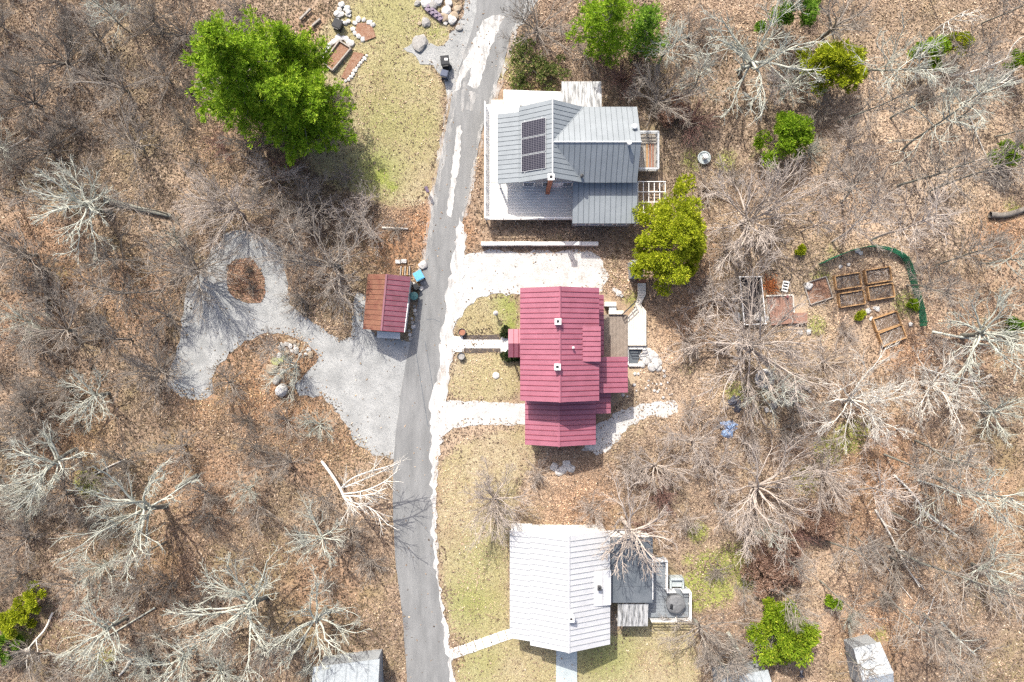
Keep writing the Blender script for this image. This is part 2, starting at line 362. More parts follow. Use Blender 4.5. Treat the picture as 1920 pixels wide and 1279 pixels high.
# soft spots: (px, py, radius px, weight)
MOSS = [(1330,1062,34,1),(1375,1050,38,1),(1305,1092,30,.9),(1400,1085,28,.9),(1345,1108,34,1),(1310,1130,24,.8),(1290,1050,20,.6),(1365,1085,20,.5),(1310,1000,25,.9),(1590,820,34,1),(1550,845,34,1),(1615,800,24,.8),(715,330,16,1),(735,350,14,.8),(165,905,32,1),(1380,735,24,1),(1300,300,30,.7),(1365,300,30,.7),
        (1700,570,32,.8),(1430,280,40,.5),(1560,90,30,.6),(960,130,40,.6),(1020,150,40,.5),(1540,520,30,.6),(1530,610,28,.7),(370,490,30,.35),(30,1180,50,.8),(200,1230,30,.6),(1185,560,26,.6),(820,60,30,.5),(1560,470,24,.5),(1900,390,26,.6),(1840,610,24,.5),(1510,900,40,.7),(1160,1130,30,.4),(1290,690,30,.4),(110,520,30,.4),(1650,1190,24,.6),(1600,1060,30,.3)]
ORNG = [(560,780,80,.8),(420,640,70,.7),(640,830,50,.7),(120,800,90,.6),(380,900,110,.5),(250,560,90,.6),(60,440,60,.6),(600,1100,90,.5),(300,1060,90,.5),(1560,380,90,.3),(1850,560,90,.4),(1820,950,120,.5),(1600,960,80,.6),(1230,560,60,.4),(1095,945,75,.6),(790,430,60,1),(740,470,60,.9),(480,740,70,.9),(560,680,60,.7),(460,530,40,.9),(380,750,60,.7),(1660,880,110,.8),(850,420,30,.9),(870,440,30,.8),(1640,1180,90,.8),(1880,440,60,1),
        (690,60,45,.6),(640,100,60,.7),(580,60,40,.5),(400,280,60,.5),(100,500,90,.6),(20,600,60,.6),(590,850,70,.6),(1700,660,60,.8),(1290,470,70,.6),(1290,590,80,.6),(1830,650,60,.5),(1000,170,50,.5),(850,1000,20,.8),(835,920,18,.9),(1440,540,24,1),(870,1240,16,.8)]
PALE = [(1700,350,260,.8),(1450,430,180,.7),(1650,700,160,.6),(1300,850,160,.5),(1450,950,140,.6),(1560,1130,120,.7),(640,930,120,.35),(1230,680,120,.7),(1500,600,100,.6),(900,840,90,.6),(380,340,120,.3),(1010,870,80,.6),(250,70,60,.4),(620,790,80,.3)]
GREEN = [(960,570,40,.8),(960,610,25,.9),(700,320,60,.7),(740,140,60,.2),(880,1130,60,.6),(900,1050,60,.35),(1140,1230,60,.6),(1350,1080,70,.8),(1580,830,60,.9),(740,20,90,.3),(900,1250,50,.4),(780,240,60,.25),(720,235,60,.35)]
def blobs(x, y, L):
    o = np.zeros(np.shape(x))
    for px, py, r, w in L:
        cx, cy, _ = P(px, py); o = np.maximum(o, w*np.exp(-(((x-cx)**2+(y-cy)**2)/((r*S)**2))**1.2))
    return o
def anyin(x, y, polys):
    r = np.zeros(np.shape(x), bool)
    for p in polys: r |= inpoly(x, y, p)
    return r

xs = np.concatenate([[-420, -250, -140, -90], np.arange(-60, 60.01, .4), [90, 140, 250, 420]])
ys = np.concatenate([[-420, -250, -140, -70], np.arange(-44, 44.01, .4), [70, 140, 250, 420]])
GX, GY = np.meshgrid(xs, ys)
def blur(a, k):
    for ax in (0, 1):
        c = np.cumsum(np.concatenate([np.repeat(np.take(a, [0], ax), k+1, ax), a, np.repeat(np.take(a, [-1], ax), k, ax)], ax), ax)
        n = a.shape[ax]; a = (np.take(c, range(2*k+1, 2*k+1+n), ax)-np.take(c, range(0, n), ax))/(2*k+1)
    return a
GARDEN = PW([(1370,505),(1500,505),(1560,480),(1640,470),(1690,490),(1735,620),(1690,660),(1600,650),(1500,630),(1440,740),(1400,720),(1370,620)])
flat = anyin(GX, GY, HARD+BUILT+LAWN+[GARDEN]).astype(float)
wild = np.clip(1-blur((blur(flat, 3) > .02).astype(float), 5)*1.15, 0, 1)
GZ = wild*((nA(GX, GY)-.5)*.9+(nB(GX, GY)-.5)*.35+(nC(GX, GY)-.5)*.12) - (1-wild)*.012*nC(GX, GY)
from numpy import searchsorted
def gz(x, y):
    i = np.clip(searchsorted(ys, y)-1, 0, len(ys)-2); j = np.clip(searchsorted(xs, x)-1, 0, len(xs)-2)
    fx = (x-xs[j])/(xs[j+1]-xs[j]); fy = (y-ys[i])/(ys[i+1]-ys[i])
    return (GZ[i, j]*(1-fx)+GZ[i, j+1]*fx)*(1-fy)+(GZ[i+1, j]*(1-fx)+GZ[i+1, j+1]*fx)*fy
lawn_f = blur(anyin(GX, GY, LAWN).astype(float), 3)
def grid_at(G, x, y):
    i = np.clip(searchsorted(ys, y)-1, 0, len(ys)-2); j = np.clip(searchsorted(xs, x)-1, 0, len(xs)-2); return G[i, j]
def lawnm(x, y): return grid_at(lawn_f, x, y)+(nB(x, y)-.5)*.75+(nC(x, y)-.5)*.5 > .5
ny, nx = GX.shape; idx = np.arange(ny*nx).reshape(ny, nx)
F = np.stack([idx[:-1, :-1], idx[:-1, 1:], idx[1:, 1:], idx[1:, :-1]], -1).reshape(-1, 4)
me = np_mesh('ground', np.stack([GX, GY, GZ], -1).reshape(-1, 3), F, 'ground', smooth=True)
for nm, arr in (('lawn', lawn_f), ('moss', blobs(GX, GY, MOSS)), ('orange', blobs(GX, GY, ORNG)), ('pale', blobs(GX, GY, PALE)), ('green', blobs(GX, GY, GREEN))):
    me.attributes.new(nm, 'FLOAT', 'POINT').data.foreach_set('value', arr.astype(np.float32).ravel())
tag(link('ground', me), kind='structure')

tag(sheet('road', ragged(road_poly, .04, .5, 1), .06, 'asphalt', thick=.12), 'grey asphalt lane with pale worn streaks running past the houses', 'road')
sheet('gravel_drive', ragged(loop_poly, .16, .45, 2), .03, 'gravel_grey', label='blue-grey gravel loop drive opening off the lane')
sheet('gravel_parking', ragged(park_poly, .2, .45, 4), .034, 'gravel_white', label='near white gravel parking strip between the two metal roofed houses')
sheet('driveway', ragged(drive_poly, .1, .45, 5), .038, 'gravel_white', label='pale driveway leading to the red house wing')
sheet('gravel_path', ragged(path_poly, .22, .4, 6), .03, 'gravel_white', label='curving pale gravel path behind the red house')
sheet('gravel_patch', ragged(PW([(1018,868),(1045,862),(1085,868),(1090,880),(1060,888),(1035,884)]), .2, .4, 16), .03, 'gravel_white', label='small white gravel patch behind the red house wing')
sheet('road_verge', ragged(verge_poly, .2, .4, 7), .065, 'sand_verge', label='white sandy verge along the houses side of the lane')
sheet('road_verge', ragged(vergel_poly, .14, .4, 8), .064, 'sand_dust', label='thin sandy verge between the lane and the lawn by the pine')
sheet('road_verge', ragged(vergen_poly, .14, .4, 9), .064, 'sand_dust', label='thin sandy verge between the lane and the grey roofed house')
sheet('gravel_turnout', ragged(turn_poly, .2, .4, 10), .03, 'gravel_grey', label='grey gravel turnout round the black bins')
isle = ragged(smooth_poly(isle_poly, 1), .1, .4, 3)
sheet('soil_island', isle, .055, 'leafbed', label='leaf covered island inside the gravel loop')
for k, pts in enumerate([[(905,40),(930,28),(945,30),(933,60),(918,95),(908,128),(901,160),(893,168),(876,160),(886,125),(868,148),(862,168),(852,172),(860,140),(880,95)],
        [(930,150),(938,110),(946,112),(925,190),(908,240),(900,238)], [(857,240),(866,235),(862,300),(852,360),(846,408),(838,404),(846,330)], [(875,108),(885,112),(878,150),(868,210),(863,208),(868,160)], [(880,172),(896,176),(884,210),(874,206)]]):
    sheet('road_sand', ragged(PW(pts), .1, .3, 20+k), .066+.005*k, 'sand_verge' if k in (0, 2) else 'sand_dust', thick=.004, label='white sand dusted over the asphalt lane, patch %s' % ('by the black bins', 'at the outer edge of the bend', 'along its crown beside the grey house', 'in a thin streak', 'small and rounded')[k])
for k, pts in enumerate([[(777,640),(785,690),(793,740),(803,800)],[(797,640),(806,690),(812,730)],[(799,600),(812,598),(826,604)]]):
    q = PW(pts); m = MB()
    for a, b_ in zip(q, q[1:]): m.bar((*a, .061), (*b_, .061), .045, .012)
    tag(m.build('road_crack', 'membrane'), kind='structure', label='thin dark crack in the asphalt lane by the maroon shed')
sheet('concrete_walk', concrete_walk, .06, 'concrete', label='white concrete walk to the red house porch')
sheet('concrete_walk', back_walk, .05, 'concrete_grey', label='blue-grey concrete walk running from the white roofed house')
for ys_ in ((628, 637), (653, 661)):
    sheet('mulch_strip', ragged(PW([(864+3*(ys_[0] > 640), ys_[0]), (946, ys_[0]), (946, ys_[1]), (869, ys_[1])]), .05, .4, 30), .045, 'mulch', label='dark mulch strip beside the white concrete walk')
# ------------------------------------------------------------------ building helpers
PANEL = {}
def clip(poly, ax, t, keep_ge):
    out = []; n = len(poly)
    for i in range(n):
        a, b = poly[i], poly[(i+1) % n]; ia = (a[ax] >= t) == keep_ge or a[ax] == t; ib = (b[ax] >= t) == keep_ge or b[ax] == t
        if ia: out.append(a)
        if ia != ib:
            f = (t-a[ax])/(b[ax]-a[ax]); out.append((a[0]+f*(b[0]-a[0]), a[1]+f*(b[1]-a[1])))
    return out
def plane3(a, b, c):
    a, b, c = Vector(a), Vector(b), Vector(c); n = (b-a).cross(c-a)
    return lambda x, y: a.z-(n.x*(x-a.x)+n.y*(y-a.y))/n.z
def roof_plane(roof, poly, zf, ax, step, mat, seam, rib=.05, gap=.012, start=None, ribh=.05):
    """lay seamed metal panels over one roof slope, each panel an object of its own"""
    lo = min(p[ax] for p in poly); hi = max(p[ax] for p in poly); n = max(1, round((hi-lo)/step)); step = (hi-lo)/n
    for k in range(n):
        t0, t1 = lo+k*step, lo+(k+1)*step
        q = clip(clip(poly, ax, t0+gap/2, True), ax, t1-gap/2, False)
        if len(q) < 3: continue
        m = MB(); m.prism(q, lambda x, y: zf(x, y)+.006, lambda x, y: zf(x, y)+.03)
        e = sorted([p for p in q if abs(p[ax]-(t0+gap/2)) < 1e-6], key=lambda p: p[1-ax])
        if len(e) >= 2 and k > 0:
            a, b = e[0], e[-1]; o = [0, 0]; o[ax] = rib
            m.prism([a, b, (b[0]+o[0], b[1]+o[1]), (a[0]+o[0], a[1]+o[1])], lambda x, y: zf(x, y)+.028, lambda x, y: zf(x, y)+.03+ribh, 1)
        ref = Vector(m.v[0]); key = (mat, tuple(tuple(round(c, 3) for c in Vector(v)-ref) for v in m.v))
        if key not in PANEL: PANEL[key] = m.mesh('roof_panel', [mat, seam], ref)
        link('roof_panel', PANEL[key], roof, ref-world_org(roof))
def slab(m, poly, zf, th=.14): m.prism(poly, lambda x, y: zf(x, y)-th, lambda x, y: zf(x, y)); return m
def rect(x0, x1, y0, y1): return [(x0, y0), (x1, y0), (x1, y1), (x0, y1)]
def gable_walls(x0, x1, y0, y1, z0, ze, zr, axis, m=None, mid=None):
    """walls of a gabled block; axis 1: ridge runs along y"""
    m = m or MB()
    if axis == 1:
        c = (x0+x1)/2 if mid is None else mid
        vs = [(x0,y,z0) for y in (y0,y1)]+[(x1,y,z0) for y in (y0,y1)]+[(x0,y,ze) for y in (y0,y1)]+[(x1,y,ze) for y in (y0,y1)]+[(c,y,zr) for y in (y0,y1)]
    else:
        c = (y0+y1)/2 if mid is None else mid
        vs = [(x,y0,z0) for x in (x0,x1)]+[(x,y1,z0) for x in (x0,x1)]+[(x,y0,ze) for x in (x0,x1)]+[(x,y1,ze) for x in (x0,x1)]+[(x,c,zr) for x in (x0,x1)]
    return m.add(vs, [(0,2,6,8,4),(1,5,9,7,3),(0,4,5,1),(2,3,7,6),(0,1,3,2),(4,8,9,5),(6,7,9,8)])
def window(parent, c, w, h, face, trim='white_paint'):
    """c centre on the wall; face '+x','-x','+y','-y'"""
    s = 1 if face[0] == '+' else -1; ax = 'xy'.index(face[1]); cx, cy, cz = c; f = MB(); g = MB(); t = .07
    def bx(mb, a0, a1, z0, z1, d0, d1):
        d0, d1 = sorted((s*d0, s*d1))
        if ax == 0: mb.box(cx+d0, cx+d1, cy+a0, cy+a1, cz+z0, cz+z1)
        else: mb.box(cx+a0, cx+a1, cy+d0, cy+d1, cz+z0, cz+z1)
    bx(f, -w/2-t, -w/2, -h/2, h/2, -.02, .06); bx(f, w/2, w/2+t, -h/2, h/2, -.02, .06)
    bx(f, -w/2-t, w/2+t, h/2, h/2+t, -.02, .062); bx(f, -w/2-t-.03, w/2+t+.03, -h/2-t, -h/2, -.02, .09); bx(f, -w/2, w/2, -.02, .02, -.02, .04)
    fo = f.build('window', trim, parent); bx(g, -w/2, w/2, -h/2, h/2, -.015, .02); g.build('pane', 'glass', fo)
def door(parent, c, face, mat='white_paint', w=.95, h=2.05):
    s = 1 if face[0] == '+' else -1; ax = 'xy'.index(face[1]); cx, cy, cz = c; m = MB(); k = MB()
    def bx(mb, a0, a1, z0, z1, d1):
        d0, d1 = sorted((-.02*s, s*d1))
        if ax == 0: mb.box(cx+d0, cx+d1, cy+a0, cy+a1, cz+z0, cz+z1)
        else: mb.box(cx+a0, cx+a1, cy+d0, cy+d1, cz+z0, cz+z1)
    bx(m, -w/2, w/2, 0, h, .05); o = m.build('door', mat, parent); bx(k, w/2-.14, w/2-.08, .95, 1.05, .11); k.build('handle', 'dark_metal', o)
def railing(parent, pts, z, h=1.0, n=3, mat='white_paint', gap=1.5, w=.09, capw=.13):
    posts = []
    for a, b in zip(pts, pts[1:]):
        a, b = Vector((*a, 0)), Vector((*b, 0)); L = (b-a).length; k = max(1, round(L/gap))
        for i in range(k+1): posts.append(tuple(a.lerp(b, i/k)[:2]))
        for i in range(n):
            zz = z+h*(i+1)/n; m = MB()
            m.bar((a.x, a.y, zz), (b.x, b.y, zz), capw if i == n-1 else .05, .05 if i == n-1 else .09); m.build('rail', mat, parent)
    for p in dict.fromkeys((round(a, 2), round(b, 2)) for a, b in posts):
        m = MB(); m.box(p[0]-w/2, p[0]+w/2, p[1]-w/2, p[1]+w/2, z-.02, z+h+.03); m.build('post', mat, parent)
def deck(parent, poly, z, ax, bw, mat, frame, legs=True, name='deck_boards', z0=0):
    """boards run along the other axis than ax; each narrower than 10 px, joined as one part"""
    lo = min(p[ax] for p in poly); hi = max(p[ax] for p in poly); n = max(2, round((hi-lo)/bw)); st = (hi-lo)/n; m = MB(); rr = random.Random(int(lo*100))
    for k in range(n):
        q = clip(clip(poly, ax, lo+k*st+.009, True), ax, lo+(k+1)*st-.009, False)
        if len(q) >= 3: d = rr.uniform(-.004, .004); m.prism(q, z-.04, z+d)
    m.build(name, mat, parent, kind='stuff')
    c = Vector((sum(p[0] for p in poly)/len(poly), sum(p[1] for p in poly)/len(poly))); f = MB()
    n = len(poly)
    for i in range(n):
        a = Vector(poly[i]); b = Vector(poly[(i+1) % n]); a = a+(c-a).normalized()*.06; b = b+(c-b).normalized()*.06
        f.bar((*a, z-.16), (*b, z-.16), .05, .22)
    f.build('deck_frame', frame, parent)
    if legs and z-z0 > .35:
        for i in range(n):
            a = Vector(poly[i]); b = Vector(poly[(i+1) % n]); k = max(1, int((b-a).length/2.2))
            for j in range(k):
                p = a.lerp(b, j/k); p = p+(c-p).normalized()*.14; g = MB(); g.box(p.x-.06, p.x+.06, p.y-.06, p.y+.06, z0-.1, z-.05); g.build('deck_post', frame, parent)
def chimney(parent, x, y, z0, z1, w, mat, cap, name='chimney'):
    m = MB(); m.box(x-w/2, x+w/2, y-w/2, y+w/2, z0, z1); o = m.build(name, mat, parent)
    c = MB(); e = w/2+.05; i = w*.26
    c.box(x-e, x-i, y-e, y+e, z1, z1+.08); c.box(x+i, x+e, y-e, y+e, z1, z1+.08); c.box(x-i, x+i, y-e, y-i, z1, z1+.08); c.box(x-i, x+i, y+i, y+e, z1, z1+.08)
    c.build('chimney_cap', cap, o); f = MB(); f.box(x-i, x+i, y-i, y+i, z1, z1+.02); f.build('flue', 'black_plastic', o)
def pipe_vent(parent, x, y, z0, z1, r=.07, mat='white_paint'):
    m = MB(); m.cyl((x, y), r, r, z0, z1, 10); m.lathe((x, y, z1), [(r*1.5, 0), (r*1.6, .06), (.02, .14)], 10); m.build('vent_pipe', mat, parent)
def wood_steps(parent, x0, x1, ys_, z1, mat): pass

# ------------------------------------------------------------------ the red house
RX0, RXR, RX1 = .70, 4.02, 7.48; RY0, RY1 = -5.12, 4.56; RE, RR = 5.4, 7.0
red = empty('red_house', (4.0, -.3, 0), label='two storey house with crimson standing seam metal roof and gabled front porch', cat='house')
w = gable_walls(RX0+.32, RX1-.32, RY0+.3, RY1-.3, -.3, RE-.02, RR-.22, 1, mid=RXR); w.build('wall', 'siding_red', red)
for zz in (1.5, 4.1):
    for yy in (-4, -2.4, 2.2, 3.6): window(red, (RX0+.32, yy, zz), .8, 1.3, '-x')
    for yy in (-4.2, 3.6): window(red, (RX1-.32, yy, zz), .8, 1.3, '+x')
    for xx in (2, 4, 6): window(red, (xx, RY1-.3, zz), .8, 1.3, '+y')
door(red, (RX1-.32, 1.5, .75), '+x'); window(red, (RX1-.32, 0, 1.9), 1.2, 1.2, '+x')
zl = plane3((RX0, 0, RE), (RXR, 0, RR), (RXR, 1, RR)); zr_ = plane3((RX1, 0, RE), (RXR, 0, RR), (RXR, 1, RR))
m = MB(); slab(m, rect(RX0, RXR, RY0, RY1), zl); slab(m, rect(RXR, RX1, RY0, RY1), zr_); roof = m.build('roof', 'red_roof', red)
roof_plane(roof, rect(RX0, RXR-.03, RY0, RY1), zl, 1, .44, 'red_roof', 'red_seam')
roof_plane(roof, rect(RXR+.03, RX1, RY0, RY1), zr_, 1, .44, 'red_roof', 'red_seam')
m = MB(); m.add([(RXR-.12, RY0-.02, RR+.0), (RXR, RY0-.02, RR+.09), (RXR+.12, RY0-.02, RR+.0), (RXR-.12, RY1+.02, RR+.0), (RXR, RY1+.02, RR+.09), (RXR+.12, RY1+.02, RR+.0)], [(0,1,4,3),(1,2,5,4),(0,3,5,2),(0,2,1),(3,4,5)]); m.build('ridge_cap', 'red_roof', roof)
# shed dormer on the garden side
dx0, _, _ = P(1092, 0, 6.1); dy1 = P(0, 612, 5.9)[1]; dy0 = P(0, 678, 5.9)[1]
zd = plane3((dx0, 0, zr_(dx0, 0)+.03), (RX1+.03, 0, RE+.62), (RX1+.03, 1, RE+.62))
m = MB(); m.prism(rect(dx0+.1, RX1-.2, dy0+.08, dy1-.08), lambda x, y: zr_(x, y)+.02, lambda x, y: zd(x, y)-.06); m.build('dormer_wall', 'siding_red', red)
m = MB(); slab(m, rect(dx0, RX1+.05, dy0, dy1), zd, .05); dr = m.build('dormer_roof', 'red_roof', red)
roof_plane(dr, rect(dx0, RX1+.05, dy0, dy1), zd, 1, .45, 'red_roof', 'red_seam')
for px, py in ((1046, 603), (1045, 688)):
    x, y, _ = P(px, py, 7.4); chimney(red, x, y, 6.5, 7.5, .44, 'white_paint', 'white_paint')
x, y, _ = P(1075, 652, 6.9); pipe_vent(red, x, y, 6.2, 6.85)
# lower wing
wx0, _, _ = P(984.5, 0, 3.0); wx1, _, _ = P(1117, 0, 3.0); wxr = P(1048, 0, 4.2)[0]; wy0 = P(0, 834, 3.1)[1]; wy1 = RY0+.34
gable_walls(wx0+.3, wx1-.3, wy0+.3, wy1+.05, -.3, 2.98, 4.0, 1, mid=wxr).build('wing_wall', 'siding_red', red)
za = plane3((wx0, 0, 3.0), (wxr, 0, 4.2), (wxr, 1, 4.2)); zb = plane3((wx1, 0, 3.0), (wxr, 0, 4.2), (wxr, 1, 4.2))
m = MB(); slab(m, rect(wx0, wxr, wy0, wy1), za); slab(m, rect(wxr, wx1, wy0, wy1), zb); wr = m.build('wing_roof', 'red_roof', red)
roof_plane(wr, rect(wx0, wxr-.02, wy0, wy1), za, 1, .45, 'red_roof', 'red_seam'); roof_plane(wr, rect(wxr+.02, wx1, wy0, wy1), zb, 1, .45, 'red_roof', 'red_seam')
m = MB(); m.box(wxr-.09, wxr+.09, wy0-.02, wy1-.02, 4.18, 4.25); m.build('ridge_cap', 'red_roof', wr)
for yy in (-6.3, -7.6): window(red, (wx0+.3, yy, 1.5), .8, 1.1, '-x')
m = MB(); m.box(wx0+.25, wx0+.32, -7.2+.9, -7.2+1.2, 0, .1); 
# lean-to roofs on the garden side
def lean_to(parent, px0, px1, py0, py1, za_, zb_, walls=True, wm='siding_red', rm='red_roof', sm='red_seam', step=.45, ax=1):
    x0 = P(px0, 0, za_)[0]; x1 = P(px1, 0, zb_)[0]; ya = P(0, py1, zb_)[1]; yb = P(0, py0, zb_)[1]
    zf = plane3((x0, 0, za_), (x1, 0, zb_), (x1, 1, zb_)); m = MB(); slab(m, rect(x0, x1, ya, yb), zf, .12); r_ = m.build('lean_to_roof', rm, parent)
    roof_plane(r_, rect(x0, x1, ya, yb), zf, ax, step, rm, sm)
    if walls: m = MB(); m.prism(rect(x0, x1-.2, ya+.15, yb-.15), -.3, lambda x, y: zf(x, y)-.13); m.build('lean_to_wall', wm, parent)
    return x0, x1, ya, yb
lean_to(red, 1118, 1177, 669, 736, 3.9, 3.1)
lean_to(red, 1112, 1145, 737, 775, 2.9, 2.4)
lean_to(red, 1110, 1132, 553, 667, 3.5, 3.0, walls=False)
# front porch
qx0 = P(953, 0, 2.7)[0]; qy1 = P(0, 617, 2.6)[1]; qy0 = P(0, 670, 2.6)[1]; qm = P(0, 644, 3.3)[1]; qx1 = RX0+.3
zu = plane3((0, qy1, 2.6), (0, qm, 3.3), (1, qm, 3.3)); zd_ = plane3((0, qy0, 2.6), (0, qm, 3.3), (1, qm, 3.3))
m = MB(); slab(m, rect(qx0, qx1, qm, qy1), zu, .1); slab(m, rect(qx0, qx1, qy0, qm), zd_, .1); pr = m.build('porch_roof', 'red_roof', red)
roof_plane(pr, rect(qx0, qx1, qm, qy1), zu, 0, .42, 'red_roof', 'red_seam'); roof_plane(pr, rect(qx0, qx1, qy0, qm), zd_, 0, .42, 'red_roof', 'red_seam')
for yy in (qy0+.2, qy1-.2):
    m = MB(); m.box(qx0+.12, qx0+.26, yy-.07, yy+.07, .3, 2.55); m.build('porch_post', 'white_paint', red)
m = MB(); m.box(qx0-.1, qx1-.02, qy0+.35, qy1-.35, -.1, .42); m.build('porch_floor', 'concrete_grey', red)
for k in range(2):
    m = MB(); m.box(qx0-.72+.32*k, qx0-.1-.001*k, qm-.85, qm+.6, -.1, .16+.14*k); m.build('step', 'concrete', red)
door(red, (RX0+.32, qm, .42), '-x', 'wood_old')

# deck and ramp on the garden side
def at(pts, z): return [P(a, b, z)[:2] for a, b in pts]
bd = empty('back_deck', (*P(1155, 630)[:2], 0), label='brown board deck with cream ramp and curved walk behind the red house', cat='deck')
deck(bd, at([(1130, 590), (1177, 590), (1177, 672), (1130, 672)], .7), .7, 0, .13, 'deck_brown', 'wood_old')
deck(bd, at([(1177, 594), (1189, 578), (1199, 566), (1212, 584), (1212, 648), (1177, 648)], .55), .55, 0, .2, 'deck_cream', 'deck_cream', name='ramp_boards')
deck(bd, at([(1190, 577), (1196, 556), (1196, 531), (1211, 531), (1211, 552), (1201, 572)], .5), .5, 1, .22, 'deck_cream', 'deck_cream', name='walk_boards')
m = MB(); m.prism(at([(1196, 520), (1211, 520), (1211, 530), (1196, 530)], .5), .3, .5); m.build('threshold', 'terracotta', bd)
railing(bd, at([(1165, 590), (1190, 566)], .7), .7, .95, 3, 'dark_metal', .5, .05, .06)
railing(bd, at([(1178, 649), (1210, 649)], .55), .55, .9, 3, 'dark_metal', .8, .05, .06)
m = MB(); m.box(*sorted((P(1139, 0)[0], P(1166, 0)[0])), *sorted((P(0, 590)[1], P(0, 583)[1])), .5, .95); m.build('bench', 'deck_cream', bd)
ac = MB(); ac.box(*sorted((P(1132, 0)[0], P(1153, 0)[0])), *sorted((P(0, 575)[1], P(0, 567)[1])), .0, .8); ac.build('white_cabinet', 'white_paint', label='low white cabinet against the red house by the brown deck', cat='cabinet', base=(*P(1142, 571)[:2], 0))
ac = MB(); x, y, _ = P(1147, 579); ac.box(x-.32, x+.32, y-.2, y+.2, 0, .6); ac.box(x-.34, x+.34, y-.22, y+.22, .6, .64); ac.build('heat_pump', 'trim_grey', label='small dark grey heat pump box beside the low white cabinet', cat='heat pump', base=(x, y, 0))
# stairwell with pale stone surround
sw = empty('stairwell', (*P(1190, 668)[:2], 0), label='dark basement stairwell with white coping and tumbled white stones', cat='stairwell')
m = MB(); m.prism(at([(1179, 655), (1204, 655), (1195, 682), (1179, 682)], 0), .0, .05); m.build('pit_shade', 'membrane', sw)  # dark slab at ground level stands in for the shaded depth
m = MB(); m.prism(at([(1175, 650), (1206, 650), (1206, 655), (1175, 655)], .3), 0, .3); m.build('coping', 'concrete', sw)
m = MB(); m.prism(at([(1174, 655.2), (1179, 655.2), (1179, 684), (1174, 684)], .3), 0, .296); m.build('coping', 'concrete', sw)
m = MB(); m.prism(at([(1179.2, 682), (1200, 682), (1200, 687), (1179.2, 687)], .3), 0, .29); m.build('coping', 'concrete', sw)

# ------------------------------------------------------------------ the white-roofed house
white = empty('white_house', (*P(1050, 1090)[:2], 0), label='single storey house with white standing seam metal roof and covered side porch', cat='house')
VX1, VXR, VX0, VXP = 8.74, 4.94, 1.61, -.2; VY0, VY1 = -27.0, -16.89
zR = plane3((VXR, 0, 4.9), (VX1, 0, 3.2), (VX1, 1, 3.2)); zL = plane3((VXR, 0, 4.9), (VX0, 0, 3.41), (VX0, 1, 3.41)); zP = plane3((VX0, 0, 3.41), (VXP, 0, 2.72), (VXP, 1, 2.72))
gable_walls(VX0+.3, VX1-.3, VY0+.3, VY1-.3, -.3, 3.1, 4.7, 1, mid=VXR).build('wall', 'siding_white', white)
m = MB(); slab(m, rect(VXR, VX1, VY0, VY1), zR); slab(m, rect(VX0, VXR, VY0, VY1), zL); roof = m.build('roof', 'white_roof', white)
m = MB(); slab(m, rect(VXP, VX0-.002, VY0+.35, VY1-.1), zP, .12); pr = m.build('porch_roof', 'white_roof', white)
roof_plane(roof, rect(VXR+.03, VX1, VY0, VY1), zR, 1, .48, 'white_roof', 'white_seam'); roof_plane(roof, rect(VX0, VXR-.03, VY0, VY1), zL, 1, .48, 'white_roof', 'white_seam')
roof_plane(pr, rect(VXP, VX0-.01, VY0+.35, VY1-.1), zP, 1, .48, 'white_roof', 'white_seam')
m = MB(); m.add([(VXR-.12, VY0-.02, 4.9), (VXR, VY0-.02, 4.98), (VXR+.12, VY0-.02, 4.9), (VXR-.12, VY1+.02, 4.9), (VXR, VY1+.02, 4.98), (VXR+.12, VY1+.02, 4.9)], [(0,1,4,3),(1,2,5,4),(0,3,5,2),(0,2,1),(3,4,5)]); m.build('ridge_cap', 'white_roof', roof)
window(white, (6.9, VY1-.3, 2.2), .7, .5, '+y')
for yy in (-25, -22.5, -19): window(white, (VX0+.3, yy, 1.5), .9, 1.2, '-x')
for yy in (-26, -20): window(white, (VX1-.3, yy, 1.5), .9, 1.2, '+x')
door(white, (VX0+.3, -21, 0.1), '-x', 'siding_red'); door(white, (VXR+.4, VY0+.3, .05), '-y', 'siding_red')
for i in range(5):
    y = VY0+.6+i*(VY1-VY0-1.1)/4; m = MB(); m.box(VXP+.15, VXP+.27, y-.06, y+.06, -.05, zP(VXP+.2, 0)-.13); m.build('porch_post', 'white_paint', white)
m = MB(); m.box(VXP+.1, VX0+.29, VY0+.45, VY1-.2, -.1, .12); m.build('porch_floor', 'concrete', white)
ddx = P(1113, 0, 4.1)[0]; dda = P(0, 1137, 3.9)[1]; ddb = P(0, 1071, 3.9)[1]; zD = plane3((ddx, 0, zR(ddx, 0)+.03), (VX1+.02, 0, 3.55), (VX1+.02, 1, 3.55))
m = MB(); m.prism(rect(ddx+.1, VX1-.2, dda+.06, ddb-.06), lambda x, y: zR(x, y)+.02, lambda x, y: zD(x, y)-.05); m.build('dormer_wall', 'siding_white', white)
m = MB(); slab(m, rect(ddx, VX1+.03, dda, ddb), zD, .05); dr = m.build('dormer_roof', 'white_roof', white); roof_plane(dr, rect(ddx, VX1+.03, dda, ddb), zD, 0, .75, 'white_roof', 'white_roof')
x, y, _ = P(1124, 1103, 4.2); chimney(white, x, y, 3.6, 4.25, .26, 'dark_metal', 'dark_metal', 'vent_box')
x, y, _ = P(1071, 1160, 5.4); chimney(white, x, y, 4.4, 5.5, .42, 'white_paint', 'white_paint')
